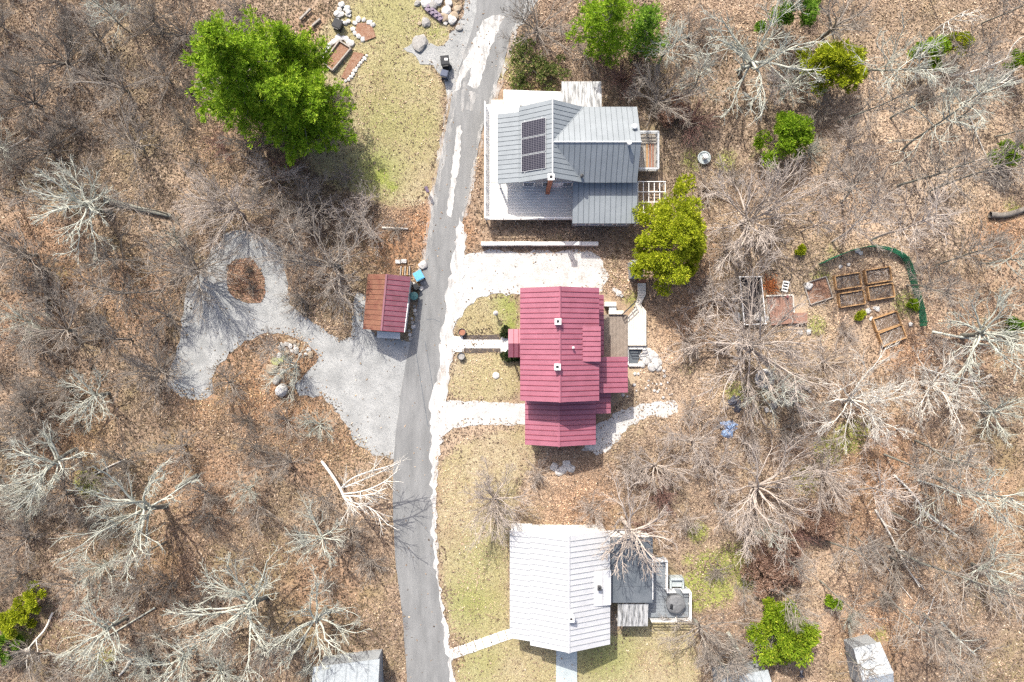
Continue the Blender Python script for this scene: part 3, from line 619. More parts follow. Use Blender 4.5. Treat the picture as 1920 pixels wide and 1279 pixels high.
# dark flat-roofed annexe
ax0 = VX1-.28; ax1 = P(1224, 0, 2.75)[0]; ay0 = P(0, 1130, 2.7)[1]; ay1 = P(0, 1008, 2.7)[1]
m = MB(); m.box(ax0, ax1-.15, ay0+.15, ay1-.12, -.3, 2.55); m.build('annexe_wall', 'siding_white', white)
m = MB(); m.box(ax0, ax1, ay0, ay1, 2.56, 2.74); ar = m.build('annexe_roof', 'membrane', white)
for k in range(4):
    a, b = ay0+k*(ay1-ay0)/4, ay0+(k+1)*(ay1-ay0)/4; m = MB(); m.box(ax0+.02, ax1-.03, a+.01, b-.01, 2.742, 2.762); m.build('roofing_sheet', 'membrane', ar)
m = MB(); m.bar((ax1, ay0+.3, 2.72), (ax1, ay1-2, 2.72), .07); m.build('gutter', 'white_paint', ar)
# weathered little tin roof beside it
tx0 = P(1158, 0, 2.3)[0]; tx1 = P(1215, 0, 2.3)[0]; ty0 = P(0, 1174, 2.2)[1]; ty1 = P(0, 1132, 2.4)[1]-.0
sh = empty('tin_canopy', ((tx0+tx1)/2, (ty0+ty1)/2, 0), label='weathered white tin canopy between the dark flat roof and the lawn', cat='canopy')
zt = plane3((0, ty0, 2.2), (0, ty1, 2.42), (1, ty1, 2.42)); m = MB(); slab(m, rect(tx0, tx1, ty0, ty1), zt, .06); tr = m.build('roof', 'wood_old', sh); roof_plane(tr, rect(tx0, tx1, ty0, ty1), zt, 0, .45, 'weathered_tin', 'white_seam', .04)
for x in (tx0+.15, tx1-.15):
    for y in (ty0+.15, ty1-.15): m = MB(); m.box(x-.05, x+.05, y-.05, y+.05, -.05, zt(x, y)-.05); m.build('post', 'white_paint', sh)
# grey deck with white rails
gd = empty('grey_deck', (*P(1250, 1120)[:2], 0), label='grey board deck with white rails beside the dark flat roof', cat='deck')
gp = at([(1210, 1046), (1247, 1046), (1247, 1104), (1291, 1104), (1291, 1158), (1210, 1158)], .8)
deck(gd, gp[:2]+[(gp[1][0], gp[4][1]), gp[5]], .8, 1, .14, 'deck_grey', 'trim_grey'); deck(gd, [(gp[2][0]+.01, gp[2][1]), gp[3], gp[4], (gp[2][0]+.01, gp[4][1])], .8, 1, .14, 'deck_grey', 'trim_grey')
railing(gd, [(gp[0][0]+.3, gp[0][1]), gp[1], gp[2], (gp[2][0]+.75, gp[2][1])], .8, .95, 3, 'white_paint', 1.4, .07, .07); railing(gd, [(gp[3][0]-.75, gp[3][1]), gp[3], gp[4], (gp[5][0]+.4, gp[5][1])], .8, .95, 3, 'white_paint', 1.4, .07, .07)
x, y, _ = P(1268, 1092, .6); m = MB(); m.prism([(x-.55, y-.4), (x+.55, y-.4), (x+.55, y+.4), (x-.55, y+.4)], -.05, .62); m.prism([(x-.62, y+.3), (x+.62, y+.3), (x+.62, y+.5), (x-.62, y+.5)], -.05, .95); m.prism([(x-.66, y-.5), (x-.5, y-.5), (x-.5, y+.3), (x-.66, y+.3)], -.05, .9); m.prism([(x+.5, y-.5), (x+.66, y-.5), (x+.66, y+.3), (x+.5, y+.3)], -.05, .9)
m.build('deck_step_box', 'concrete_grey', label='blue-grey box seat at the end of the grey deck', cat='seat', base=(x, y, 0))
x, y, _ = P(1268, 1134, 1.6); um = empty('covered_table', (x, y, .8), label='round patio table under a grey domed cover on the grey deck', cat='table')
m = MB(); n = 24; vs = [(x, y, 1.72)]
for j, (r_, z_) in enumerate(((.35, 1.69), (.7, 1.6), (.86, 1.5), (.88, 1.25), (.84, .95))):
    for i in range(n): a = 2*math.pi*i/n; q = r_*(1+.03*math.sin(6*a+j)*(j > 1)); vs.append((x+q*math.cos(a), y+q*math.sin(a), z_+.015*math.sin(5*a+j)))
fs = [(0, 1+i, 1+(i+1) % n) for i in range(n)]+[(1+j*n+i, 1+(j+1)*n+i, 1+(j+1)*n+(i+1) % n, 1+j*n+(i+1) % n) for j in range(4) for i in range(n)]
m.add(vs, fs); m.build('cover', 'grey_fabric', um); m = MB(); m.cyl((x, y), .3, .06, .8, .9, 12); m.cyl((x, y), .05, .05, .9, 1.45, 10); m.build('pedestal', 'dark_metal', um)
m = MB(); m.add([(x-.62, y-.35, 1.66), (x-.35, y-.45, 1.68), (x-.3, y+.05, 1.70), (x-.52, y+.12, 1.68), (x-.45, y-.15, 1.735)], [(0,1,4),(1,2,4),(2,3,4),(3,0,4)]); m.build('hole_shade', 'black_plastic', um)  # black facets stand in for the shade of a hole in the cover

# ------------------------------------------------------------------ the grey-roofed house
grey = empty('grey_house', (*P(1060, 290)[:2], 0), label='house with blue-grey standing seam roof, crossing gables and solar panels', cat='house')
GE, GRZ = 4.7, 6.6
gx0 = P(973, 0, GE)[0]; gxr = P(1036, 0, GRZ)[0]; gx1 = P(1194.5, 0, GE)[0]
gyt = P(0, 200.5, GE)[1]; gyb = P(0, 342.5, GE)[1]; gyr = P(0, 266, GRZ)[1]; gxv = 2*gxr-gx0
zA = plane3((gx0, 0, GE), (gxr, 0, GRZ), (gxr, 1, GRZ)); zB = plane3((gxv, 0, GE), (gxr, 0, GRZ), (gxr, 1, GRZ))
zT = plane3((0, gyt, GE), (0, gyr, GRZ), (1, gyr, GRZ)); zS = plane3((0, gyb, GE), (0, gyr, GRZ), (1, gyr, GRZ))
gable_walls(gx0+.3, gxv-.1, gyb+.3, gyt-.3, -.3, GE-.05, GRZ-.2, 1, mid=gxr).build('wall', 'siding_grey', grey)
gable_walls(gxr, gx1-.3, gyb+.35, gyt-.35, -.3, GE-.05, GRZ-.22, 0, mid=gyr).build('wall', 'siding_grey', grey)
L_ = rect(gx0, gxr, gyb, gyt); B1 = [(gxr, gyr+.01), (gxv, gyt), (gxr, gyt)]; B2 = [(gxr, gyb), (gxv, gyb), (gxr, gyr-.01)]
T_ = [(gxr+.01, gyr), (gx1, gyr), (gx1, gyt), (gxv+.01, gyt)]; S_ = [(gxv+.01, gyb), (gx1, gyb), (gx1, gyr), (gxr+.01, gyr)]
m = MB()
for q, z_ in ((L_, zA), (B1, zB), (B2, zB), (T_, zT), (S_, zS)): slab(m, q, z_)
roof = m.build('roof', 'grey_roof', grey)
roof_plane(roof, rect(gx0, gxr-.04, gyb, gyt), zA, 1, .40, 'grey_roof', 'grey_seam', .028, ribh=.03)
roof_plane(roof, [(p[0]+.03, p[1]) for p in B1], zB, 1, .40, 'grey_roof', 'grey_seam', .028, ribh=.03); roof_plane(roof, [(p[0]+.03, p[1]) for p in B2], zB, 1, .40, 'grey_roof', 'grey_seam', .028, ribh=.03)
roof_plane(roof, T_, zT, 0, .46, 'grey_roof', 'grey_seam', .028, ribh=.025); roof_plane(roof, S_, zS, 0, .46, 'grey_roof', 'grey_seam', .028, ribh=.025)
m = MB(); m.box(gxr-.06, gxr+.06, gyb-.02, gyt+.02, GRZ, GRZ+.08); m.build('ridge_cap', 'trim_grey', roof); m = MB(); m.box(gxr+.1, gx1+.02, gyr-.055, gyr+.055, GRZ, GRZ+.08); m.build('ridge_cap', 'trim_grey', roof)
for a, b in (((gxr, gyr, GRZ), (gxv, gyt, GE)), ((gxr, gyr, GRZ), (gxv, gyb, GE))):
    m = MB(); m.bar((a[0], a[1], a[2]+.04), (b[0], b[1], b[2]+.05), .08, .03); m.build('valley_flashing', 'grey_roof', roof)
# porch roof along the lane
gp0 = P(933, 0, 4.0)[0]; zQ = plane3((gp0, 0, 4.0), (gx0, 0, GE-.02), (gx0, 1, GE-.02)); pya = gyb+.05; pyb = gyt-.42
m = MB(); slab(m, rect(gp0, gx0-.002, pya, pyb), zQ, .1); pq = m.build('porch_roof', 'grey_roof', grey); roof_plane(pq, rect(gp0, gx0-.01, pya, pyb), zQ, 1, .40, 'grey_roof', 'grey_seam', .028, ribh=.03)
for i in range(4):
    y = pya+.25+i*(pyb-pya-.5)/3; m = MB(); m.box(gp0+.12, gp0+.26, y-.07, y+.07, 1.4, zQ(gp0+.2, 0)-.1); m.build('porch_post', 'white_paint', grey)
# solar panels: three in a row down the slope
s0 = P(977.5, 0, 5.2)[0]; s1 = P(1023, 0, 6.3)[0]; sa = P(0, 320, 5.7)[1]; sb = P(0, 224, 5.7)[1]
for k in range(3):
    a = sa+k*(sb-sa)/3; b_ = sa+(k+1)*(sb-sa)/3; ctr = Vector(((s0+s1)/2, (a+b_)/2, 0)); f = lambda x, y: zA(x, y)+.16
    fr = MB(); fr.prism(rect(s0, s1, a+.03, b_-.03), lambda x, y: zA(x, y)+.1, f); fo = fr.build('solar_panel', 'trim_grey', grey)
    gl = MB(); gl.prism(rect(s0+.035, s1-.035, a+.065, b_-.065), lambda x, y: f(x, y)+.001, lambda x, y: f(x, y)+.008); gl.build('solar_glass', 'solar', fo)
for xx in (s0+.3, s1-.3): m = MB(); m.prism(rect(xx-.03, xx+.03, sa-.1, sb+.1), lambda x, y: zA(x, y)+.03, lambda x, y: zA(x, y)+.098); m.build('solar_rail', 'trim_grey', grey)
# brick chimney, vents
x, y, _ = P(1033, 333, 7.2); cm = MB(); cw = .36
for k in range(22):
    z_ = 1.2+k*.28; o = .012*(k % 2); cm.box(x-cw/2+o, x+cw/2+o, y-cw/2, y+cw/2, z_, z_+.265)
co = cm.build('chimney', 'brick', grey); m = MB(); m.box(x-.27, x+.27, y-.27, y+.27, 7.36, 7.46); m.build('chimney_cap', 'white_paint', co); m = MB(); m.box(x-.12, x+.12, y-.12, y+.12, 7.46, 7.475); m.build('flue', 'black_plastic', co)
x, y, _ = P(1091, 330, 5.3); pipe_vent(grey, x, y, 4.8, 5.3, .1, 'dark_metal'); x, y, _ = P(1180, 268, 6.9); pipe_vent(grey, x, y, 6.4, 7.0, .12)
x, y, _ = P(1190, 237, 6.2); m = MB(); m.cyl((x, y), .14, .14, 4.6, 6.1, 12); m.lathe((x, y, 6.1), [(.2, 0), (.24, .1), (.2, .22), (.05, .3)], 14); m.build('flue_pipe', 'white_paint', grey)
for xx in (-.0+gx0+.9, gx0+2.6, gx0+4.3): window(grey, (xx, gyb+.3, 2.9), .9, 1.2, '-y')
window(grey, (gxr, gyb+.3, 5.3), .8, .8, '-y'); door(grey, (gx0+3.5, gyb+.3, 1.45), '-y'); window(grey, (gx0+.3, 16, 2.9), 1.2, 1.2, '-x'); window(grey, (gx0+.3, 19, 2.9), 1.2, 1.2, '-x')
for yy in (16.3, 19.5): window(grey, (gx1-.3, yy, 3.2), 1.0, 1.3, '+x')
# low shed roof in front
fx0 = P(1074, 0, 3.6)[0]; fx1 = P(1195, 0, 3.6)[0]; fyb = P(0, 419, 3.2)[1]; fyt = gyb+.32
zF = plane3((0, fyb, 3.2), (0, fyt, 3.85), (1, fyt, 3.85)); m = MB(); slab(m, rect(fx0, fx1, fyb, fyt), zF, .12); fr = m.build('lean_to_roof', 'grey_roof', grey)
roof_plane(fr, rect(fx0, fx1, fyb, fyt), zF, 0, .46, 'grey_roof', 'grey_seam', .028, ribh=.025)
m = MB(); m.prism(rect(fx0+.2, fx1-.2, fyb+.25, fyt), -.3, lambda x, y: zF(x, y)-.13); m.build('lean_to_wall', 'siding_grey', grey)
for k in range(4): window(grey, (fx0+.9+k*1.25, fyb+.25, 1.9), .8, 1.2, '-y')
# weathered tin roof over the back entry
bx0 = P(1053, 0, 3.2)[0]; bx1 = P(1128, 0, 3.2)[0]; by0 = gyt-.32; by1 = P(0, 153, 2.9)[1]; zG = plane3((0, by0, 3.5), (0, by1, 2.9), (1, by1, 2.9))
m = MB(); slab(m, rect(bx0, bx1, by0, by1), zG, .08); br_ = m.build('entry_roof', 'wood_old', grey); roof_plane(br_, rect(bx0, bx1, by0, by1), zG, 0, .5, 'weathered_tin', 'white_seam', .04)
for x in (bx0+.15, bx1-.15): m = MB(); m.box(x-.06, x+.06, by1-.25, by1-.13, -.05, zG(0, by1-.2)-.08); m.build('entry_post', 'white_paint', grey)
m = MB(); m.box(bx0+.3, bx1-.3, by0-.1, by1-.5, -.2, 2.8); m.build('entry_wall', 'siding_grey', grey)
# wrap-around deck
wd = empty('wraparound_deck', (*P(940, 370)[:2], 0), label='white board deck wrapping round the grey roofed house with railings', cat='deck')
DZ = 1.5; q = lambda a, b: P(a, b, DZ)[:2]
deck(wd, [q(909, 342), q(1076, 342), q(1076, 412), q(909, 412)], DZ, 1, .145, 'deck_white', 'wood_old')
deck(wd, [q(909, 196), q(975, 196), q(975, 341.6), q(909, 341.6)], DZ, 1, .145, 'deck_white', 'wood_old')
deck(wd, [q(944, 168), q(1056, 172), q(1056, 204), q(944, 195.6)], DZ, 1, .145, 'deck_white', 'wood_old', name='back_boards')
deck(wd, [q(921, 184), q(943, 184), q(943, 195.4), q(921, 195.4)], 1.1, 1, .3, 'deck_cream', 'wood_old', name='landing_boards')
railing(wd, [q(909.8, 197), q(909.8, 411.5)], DZ, .95, 3, 'white_paint', 1.6, .08, .1); railing(wd, [q(912, 411.3), q(1073, 411.3)], DZ, .95, 3, 'white_paint', 1.6, .08, .1)
# balcony box on the gable end
bb = empty('balcony', (*P(1213, 290)[:2], 0), label='small grey railed balcony holding loose boards at the grey house gable', cat='balcony')
bz = 1.6; qb = [P(1195, 253, bz)[:2], P(1230, 253, bz)[:2], P(1230, 321, bz)[:2], P(1195, 321, bz)[:2]]
deck(bb, qb, bz, 0, .2, 'wood_old', 'wood_old'); railing(bb, qb, bz, 1.0, 3, 'trim_grey', .9, .1, .16)
for k, (px, mt) in enumerate(((1213, 'wood_new'), (1218.5, 'terracotta'), (1224, 'wood_red'))):
    m = MB(); a = P(px, 270, bz); b_ = P(px, 315, bz); m.bar((a[0], a[1], bz+.05), (b_[0], b_[1], bz+.05), .16, .06); m.build('loose_board', mt, label='%s board lying on the small grey balcony' % ('light timber', 'orange-brown', 'dull red')[k], cat='board', group='boards lying on the grey balcony', base=(a[0], a[1], bz))
# white pergola grid
pg = empty('pergola', (*P(1222, 378)[:2], 0), label='white lattice pergola over red leaf litter beside the grey house', cat='pergola')
pz = 2.4; p0 = P(1196, 0, pz)[0]; p1 = P(1247, 0, pz)[0]; pa = P(0, 418, pz)[1]; pb = P(0, 341, pz)[1]
for k in range(6): x = p0+k*(p1-p0)/5; m = MB(); m.bar((x, pa, pz), (x, pb, pz), .06, .1); m.build('rafter', 'white_paint', pg)
for k in range(5): y = pa+k*(pb-pa)/4; m = MB(); m.bar((p0-.05, y, pz+.09), (p1+.05, y, pz+.09), .06, .08); m.build('batten', 'white_paint', pg)
for x in (p0+.05, p1-.05):
    for y in (pa+.1, pb-.1): m = MB(); m.box(x-.05, x+.05, y-.05, y+.05, -.05, pz-.05); m.build('post', 'white_paint', pg)
# retaining wall of pale timbers
rw = empty('retaining_wall', (*P(1010, 455)[:2], 0), label='long low white retaining wall between grey house bank and gravel parking', cat='wall')
for k in range(7):
    a = P(902+k*31.5, 0, .8)[0]; b_ = P(902+(k+1)*31.5-.6, 0, .8)[0]; y = P(0, 456.5, .8)[1]+.01*(k % 3)
    m = MB(); m.box(a, b_, y-.17, y+.17, -.1, .8-.012*(k % 2)); m.build('wall_block', 'concrete', rw)
# ------------------------------------------------------------------ maroon shed by the lane, bins, timber
sz_r, sz_e = 3.3, 2.3
A1, A0 = P(725, 514, sz_r), P(715, 620, sz_r); B1_, B0_ = P(770, 519, sz_e), P(757, 623, sz_e); C1_, C0_ = P(690, 514, sz_e), P(681, 617, sz_e)
ms = empty('maroon_shed', (*P(724, 572)[:2], 0), label='small gabled shed with maroon metal roof at the edge of the lane', cat='shed')
def lerp(a, b, t): return tuple(a[i]+(b[i]-a[i])*t for i in range(3))
def slope_panels(parent, r0, r1, e0, e1, n, mat, seam, roofname):
    m = MB(); dn = Vector((0, 0, -.08)); q = [Vector(v) for v in (r0, r1, e1, e0)]; m.add(q+[v+dn for v in q], [(0,1,2,3),(7,6,5,4),(0,4,5,1),(1,5,6,2),(2,6,7,3),(3,7,4,0)]); ro = m.build(roofname, mat, parent)
    for k in range(n):
        a, b = k/n+.004, (k+1)/n-.004; q = [Vector(v) for v in (lerp(r0, r1, a), lerp(r0, r1, b), lerp(e0, e1, b), lerp(e0, e1, a))]; nrm = (q[1]-q[0]).cross(q[3]-q[0]).normalized(); nrm = nrm if nrm.z > 0 else -nrm
        m = MB(); m.add([v+nrm*.006 for v in q]+[v+nrm*.03 for v in q], [(3,2,1,0),(4,5,6,7),(0,1,5,4),(1,2,6,5),(2,3,7,6),(3,0,4,7)]); m.bar(q[0]+nrm*.045, q[3]+nrm*.045, .05, .05, 1); m.build('roof_panel', [mat, seam], ro)
slope_panels(ms, A0, A1, B0_, B1_, 11, 'maroon_roof', 'red_seam', 'roof'); slope_panels(ms, A0, A1, C0_, C1_, 11, 'litter_shade_roof', 'litter_shade_roof', 'roof')
m = MB(); m.bar((A0[0], A0[1], A0[2]+.04), (A1[0], A1[1], A1[2]+.04), .16, .05); m.build('ridge_cap', 'maroon_roof', ms)
m = MB(); ins = lambda v, t: lerp(v, lerp(lerp(A0, A1, .5), lerp(B0_, C0_, .5), .4), t)
w4 = [ins(v, .07) for v in (C0_, B0_, B1_, C1_)]; r2 = [ins(v, .07) for v in (A0, A1)]
vs = [(x, y, -.2) for x, y, z in w4]+[(x, y, 2.2) for x, y, z in w4]+[(x, y, 3.1) for x, y, z in r2]
m.add(vs, [(3,2,1,0),(0,1,5,8,4),(1,2,6,5),(2,3,7,9,6),(3,0,4,7),(4,8,9,7),(5,6,9,8)]); m.build('wall', 'siding_white', ms)
m = MB(); m.bar((B0_[0]+.04, B0_[1], 2.2), (lerp(B0_, B1_, .52)[0]+.04, lerp(B0_, B1_, .52)[1], 2.2), .1, .2); m.build('fascia', 'white_paint', ms)
m = MB(); a, b_ = P(707, 621, 2.1), P(750, 624, 2.1); c_, d_ = P(750, 636, 1.9), P(707, 633, 1.9); m.add([a, b_, c_, d_]+[(v[0], v[1], v[2]-.06) for v in (a, b_, c_, d_)], [(3,2,1,0),(4,5,6,7),(0,1,5,4),(1,2,6,5),(2,3,7,6),(3,0,4,7)]); m.build('awning', 'trim_grey', ms)
for k in range(5):
    a = P(750.5+k*4.2, 516, .35); b_ = P(752+k*4.0, 499+(k % 2)*2, .35); m = MB(); m.bar((a[0], a[1], .3+.02*(k % 3)), (b_[0], b_[1], .3+.02*(k % 3)), .1, .12); m.bar((a[0]+.02, a[1], .12), (b_[0]-.02, b_[1], .12), .12, .2)
    m.build('timber', 'wood_new' if k % 2 else 'wood_old', label='timber length leaning out behind the maroon shed', cat='timber', group='timbers stacked behind the maroon shed', base=(a[0], a[1], 0))
ICO = []
for sd in (1, 2):
    import bmesh
    bm_ = bmesh.new(); bmesh.ops.create_icosphere(bm_, subdivisions=sd, radius=1); bm_.verts.ensure_lookup_table(); ICO.append((np.array([v.co[:] for v in bm_.verts]), [tuple(v.index for v in f.verts) for f in bm_.faces])); bm_.free()
def rock(name, px, py, r, mat, label, cat='stone', group=None, parent=None, z=None, flat=.7, seed=None, rz=None, asp=1.0):
    x, y, _ = P(px, py); rr = np.random.default_rng(int(px*13+py*7) if seed is None else seed)
    ico, fs = ICO[1] if r > .3 else ICO[0]
    kk = rr.normal(0, 1, (5, 3)); v = ico*(1+.16*np.sin(ico@kk.T*1.7+rr.uniform(0, 6, 5)).sum(1, keepdims=True)*.6+rr.uniform(-.09, .09, (len(ico), 1))); v = np.clip(v, -.86, .86); v[:, 2] *= flat; v[:, 0] *= asp; a = rr.uniform(0, 6.28) if rz is None else rz; c, s = math.cos(a), math.sin(a)
    v = np.stack([v[:, 0]*c-v[:, 1]*s, v[:, 0]*s+v[:, 1]*c, v[:, 2]], 1)*r; zb = (float(gz(x, y)) if z is None else z)+r*flat*.45
    m = MB(); m.add([(x+p[0], y+p[1], zb+p[2]) for p in v], fs)
    return m.build(name, mat, parent, label, cat, group, base=(x, y, zb-r*flat*.45)) if not parent else m.build(name, mat, parent)
for k, (px, py) in enumerate(((747, 491), (758, 490))): 
    x, y, _ = P(px, py); m = MB(); m.box(x-.24, x+.24, y-.17, y+.17, 0, .3); m.box(x-.2, x+.2, y-.2, y-.171, .02, .26); m.build('concrete_block', 'stone_white', label='pale concrete block on the leaves behind the maroon shed', cat='block', group='pale blocks behind the maroon shed', base=(x, y, 0))
def bin_(px, py, w, d, h, mat, rz, label, lid=None, rnd=False, cat='bin'):
    x, y, _ = P(px, py, h); x, y = x, y; b = empty('bin', (x, y, .03), rz, label, cat)
    m = MB()
    if rnd: m.lathe((0, 0, 0), [(w*.42, 0), (w*.5, h*.9)], 18)
    else: m.add([(-w*.4,-d*.4,0),(w*.4,-d*.4,0),(w*.4,d*.4,0),(-w*.4,d*.4,0),(-w/2,-d/2,h*.92),(w/2,-d/2,h*.92),(w/2,d/2,h*.92),(-w/2,d/2,h*.92)], [(0,3,2,1),(4,5,6,7),(0,1,5,4),(1,2,6,5),(2,3,7,6),(3,0,4,7)])
    link('body', m.mesh('body', mat), b); l = MB()
    if rnd: l.lathe((0, 0, h*.9), [(w*.54, 0), (w*.54, .05), (w*.4, .1), (.03, .13)], 18)
    else: l.prism(rect(-w*.53, w*.53, -d*.53, d*.56), h*.92, h*.97); l.prism(rect(-w*.45, w*.45, -d*.45, d*.45), h*.97, h*1.0)
    lo = link('lid', l.mesh('lid', lid or mat), b); g = MB(); g.bar((-w*.35, -d*.62, h*.9), (w*.35, -d*.62, h*.9), .05); link('handle', g.mesh('handle', 'dark_metal'), lo)
    for s in (-1, 1):
        if not rnd: w_ = MB(); w_.bar((s*w*.42-.03, -d*.45, .1), (s*w*.42+.03, -d*.45, .1), .2, .2); link('wheel', w_.mesh('wheel', 'black_plastic'), b)
bin_(834, 113, .75, .8, 1.1, 'black_plastic', .1, 'black wheeled bin with a white note on its lid by the gravel turnout')
x, y, _ = P(836, 111, 1.12); m = MB(); m.box(x-.12, x+.16, y-.12, y+.1, 1.135, 1.15); m.build('paper_bag', 'white_paint', label='white scrap lying on the black wheeled bin', cat='scrap', base=(x, y, 1.135))
bin_(833, 137, .62, .55, 1.05, 'navy_plastic', -.25, 'dark navy wheeled bin standing beside the black bin')
x, y, _ = P(841, 126, .2); m = MB(); m.lathe((x, y, .03), [(.28, 0), (.33, .12), (.2, .3), (.05, .36)], 11); m.build('rubbish_bag', 'black_plastic', label='black rubbish bag slumped between the two wheeled bins', cat='bag', base=(x, y, .03))
bin_(785, 517, .78, .78, .95, 'navy_plastic', .5, 'square bin with a sky blue lid beside the maroon shed', lid='blue_plastic')
bin_(776, 555, .72, .72, .9, 'green_plastic', .2, 'round dull green bin with domed lid beside the maroon shed', rnd=True)
bin_(779, 537, .5, .45, .8, 'black_plastic', .6, 'small black bin squeezed between the blue and green bins')
rock('stone', 776, 532, .22, 'stone_white', 'white stone among the bins beside the maroon shed'); rock('stone', 790, 541, .26, 'stone_white', 'round pale stone by the green bin at the lane edge')
rock('stone', 793, 531, .34, 'stone', 'flat grey stone slab at the lane edge behind the blue bin', flat=.3)
rock('stone', 794, 498, .45, 'stone_white', 'large pale boulder at the lane verge near the blue bin'); rock('stone', 787, 507, .3, 'stone', 'grey stone touching the blue lidded bin')
for k in range(9): rock('stone', 777-k*1.6+(k % 3)*3, 575+k*7.5, .16+.05*(k % 3), ('stone', 'stone_white')[k % 2], 'small edging stone between the maroon shed and the lane', group='edging stones beside the maroon shed')

# ------------------------------------------------------------------ stones on the island by the gravel loop
pile = [(529,651,.42,'stone'),(538,645,.3,'stone'),(527,645,.2,'stone_white'),(545,640,.34,'stone_tan'),(552,641,.26,'stone_tan'),(545,649,.3,'stone_white'),(553,648,.2,'stone_white'),(555,654,.28,'stone_white'),(548,658,.24,'stone_white'),(557,659,.3,'stone'),(539,661,.3,'stone_tan'),(524,667,.34,'stone_white'),(533,671,.26,'stone_moss'),(526,676,.36,'stone_moss'),(518,678,.45,'stone_moss'),(513,692,.6,'stone_tan'),(554,678,.24,'stone_tan'),(532,695,.34,'stone'),(543,695,.26,'stone_tan'),(530,705,.28,'stone_tan'),(521,712,.5,'stone'),(580,656,.3,'stone_white'),(583,663,.32,'stone_tan'),(574,664,.22,'stone_white'),(584,668,.22,'stone_tan'),(563,665,.18,'stone_white'),(535,655,.2,'stone'),(560,646,.2,'stone_tan')]
for px, py, r_, mt in pile:
    rock('stone', px, py, r_*.82, mt, {'stone': 'grey', 'stone_white': 'pale', 'stone_tan': 'tan', 'stone_moss': 'moss yellow'}[mt]+' stone in the heap on the leafy bank by the gravel loop', group=mt.split('_')[-1]+' stones heaped by the gravel loop', asp=1.3)
rock('boulder', 532, 731, .75, 'stone_white', 'large white pitted boulder at the edge of the gravel loop', 'boulder', flat=.9)
# rockery at the head of the lane
rr = random.Random(5)
for k in range(26):
    px = 782+rr.random()*85; py = -4+rr.random()*50+max(0, (px-840))*.5
    if 800 < px < 832 and 12 < py < 45: continue
    rock('stone', px, py, rr.uniform(.22, .6), rr.choice(['stone_white', 'stone', 'stone_tan']), 'pale rockery stone on the bank at the head of the lane', group='rockery stones at the head of the lane', flat=.55)
pc = empty('planter_crate', (*P(815, 27)[:2], 0), R(-38), 'long low crate of dark purple pots among the rockery stones', 'crate')
m = MB(); m.box(-.95, .95, -.3, .3, 0, .3); link('tray', m.mesh('tray', 'purple_plastic'), pc)
for i in range(8):
    m = MB(); m.cyl((-.8+.23*i, .12*(-1)**i), .11, .14, .3, .46, 8); link('pot', m.mesh('pot', 'purple_plastic'), pc)
rock('boulder', 788, 82, .9, 'stone', 'broad flat grey slab of rock beside the gravel turnout', 'boulder', flat=.3)
# stone edged beds by the pine
def ring_bed(name, label, path, r_, mat='stone_white', soil=None, soilmat='leafbed', closed=False):
    o = empty(name, (*P(*path[0])[:2], 0), 0, label, 'garden bed'); pts = PW(path); acc = 0; i = 0
    for a, b_ in zip(pts, pts[1:]+([pts[0]] if closed else [])):
        L = math.dist(a, b_); n = max(1, int(L/(r_*1.1)))
        for j in range(n):
            t = (j+.5)/n; q = (a[0]+(b_[0]-a[0])*t, a[1]+(b_[1]-a[1])*t); rock('edge_stone', q[0]/S+960, 639.5-q[1]/S, r_*rr.uniform(.65, .95), mat, None, parent=o, z=0, flat=.6, asp=1.25)
    if soil: m = MB(); m.prism(PW(soil), -.05, .12); m.build('bed_soil', soilmat, o)
    return o
ring_bed('stone_edged_bed', 'horseshoe bed of leaf litter edged with white stones beside the lawn', [(684,78),(662,60),(663,50),(669,38),(676,36),(690,40),(702,50)], .34, soil=[(684,78),(666,62),(670,44),(690,44),(700,54),(705,70)])
bx = ring_bed('stone_edged_bed', 'timber framed bed with a white stone wall beside the tall pine', [(600,108),(618,86),(640,70),(655,78),(660,85)], .38)
fr = [(606,117),(636,76),(658,90),(623,132)]; q = PW(fr, .35); m = MB(); m.prism(PW(fr), -.05, .22); m.build('bed_soil', 'leafbed', bx)
for i in range(4): a, b_ = q[i], q[(i+1) % 4]; m = MB(); m.bar((*a, .2), (*b_, .2), .12, .42); m.build('frame_board', 'wood_old', bx)
ring_bed('stone_edged_bed', 'narrow strip bed with a curved row of pale stones beside the lawn', [(690,102),(686,108),(678,116),(670,126),(664,136),(656,148),(646,153)], .24, soil=[(664,98),(684,102),(650,150),(640,146)])
for k in range(22):
    px = 628+rr.random()*28; py = 8+rr.random()*38; 
    rock('stone', px, py, rr.uniform(.2, .34), 'stone_white', 'white cobble in the loose pile beside the small black compost bin', group='white cobbles by the black compost bin', flat=.8)
bin_(632, 44, .8, .75, .8, 'black_plastic', -.4, 'small square black compost bin beside the white cobbles', cat='compost bin')
for a, b_ in (((563,38),(583,18)), ((586,50),(601,37))):
    m = MB(); a = P(*a); b_ = P(*b_); m.bar((a[0], a[1], .12), (b_[0], b_[1], .12), .16, .24); m.build('edging_board', 'wood_old', label='weathered edging board in the leaves behind the tall pine', cat='board', group='edging boards behind the pine', base=(a[0], a[1], 0))

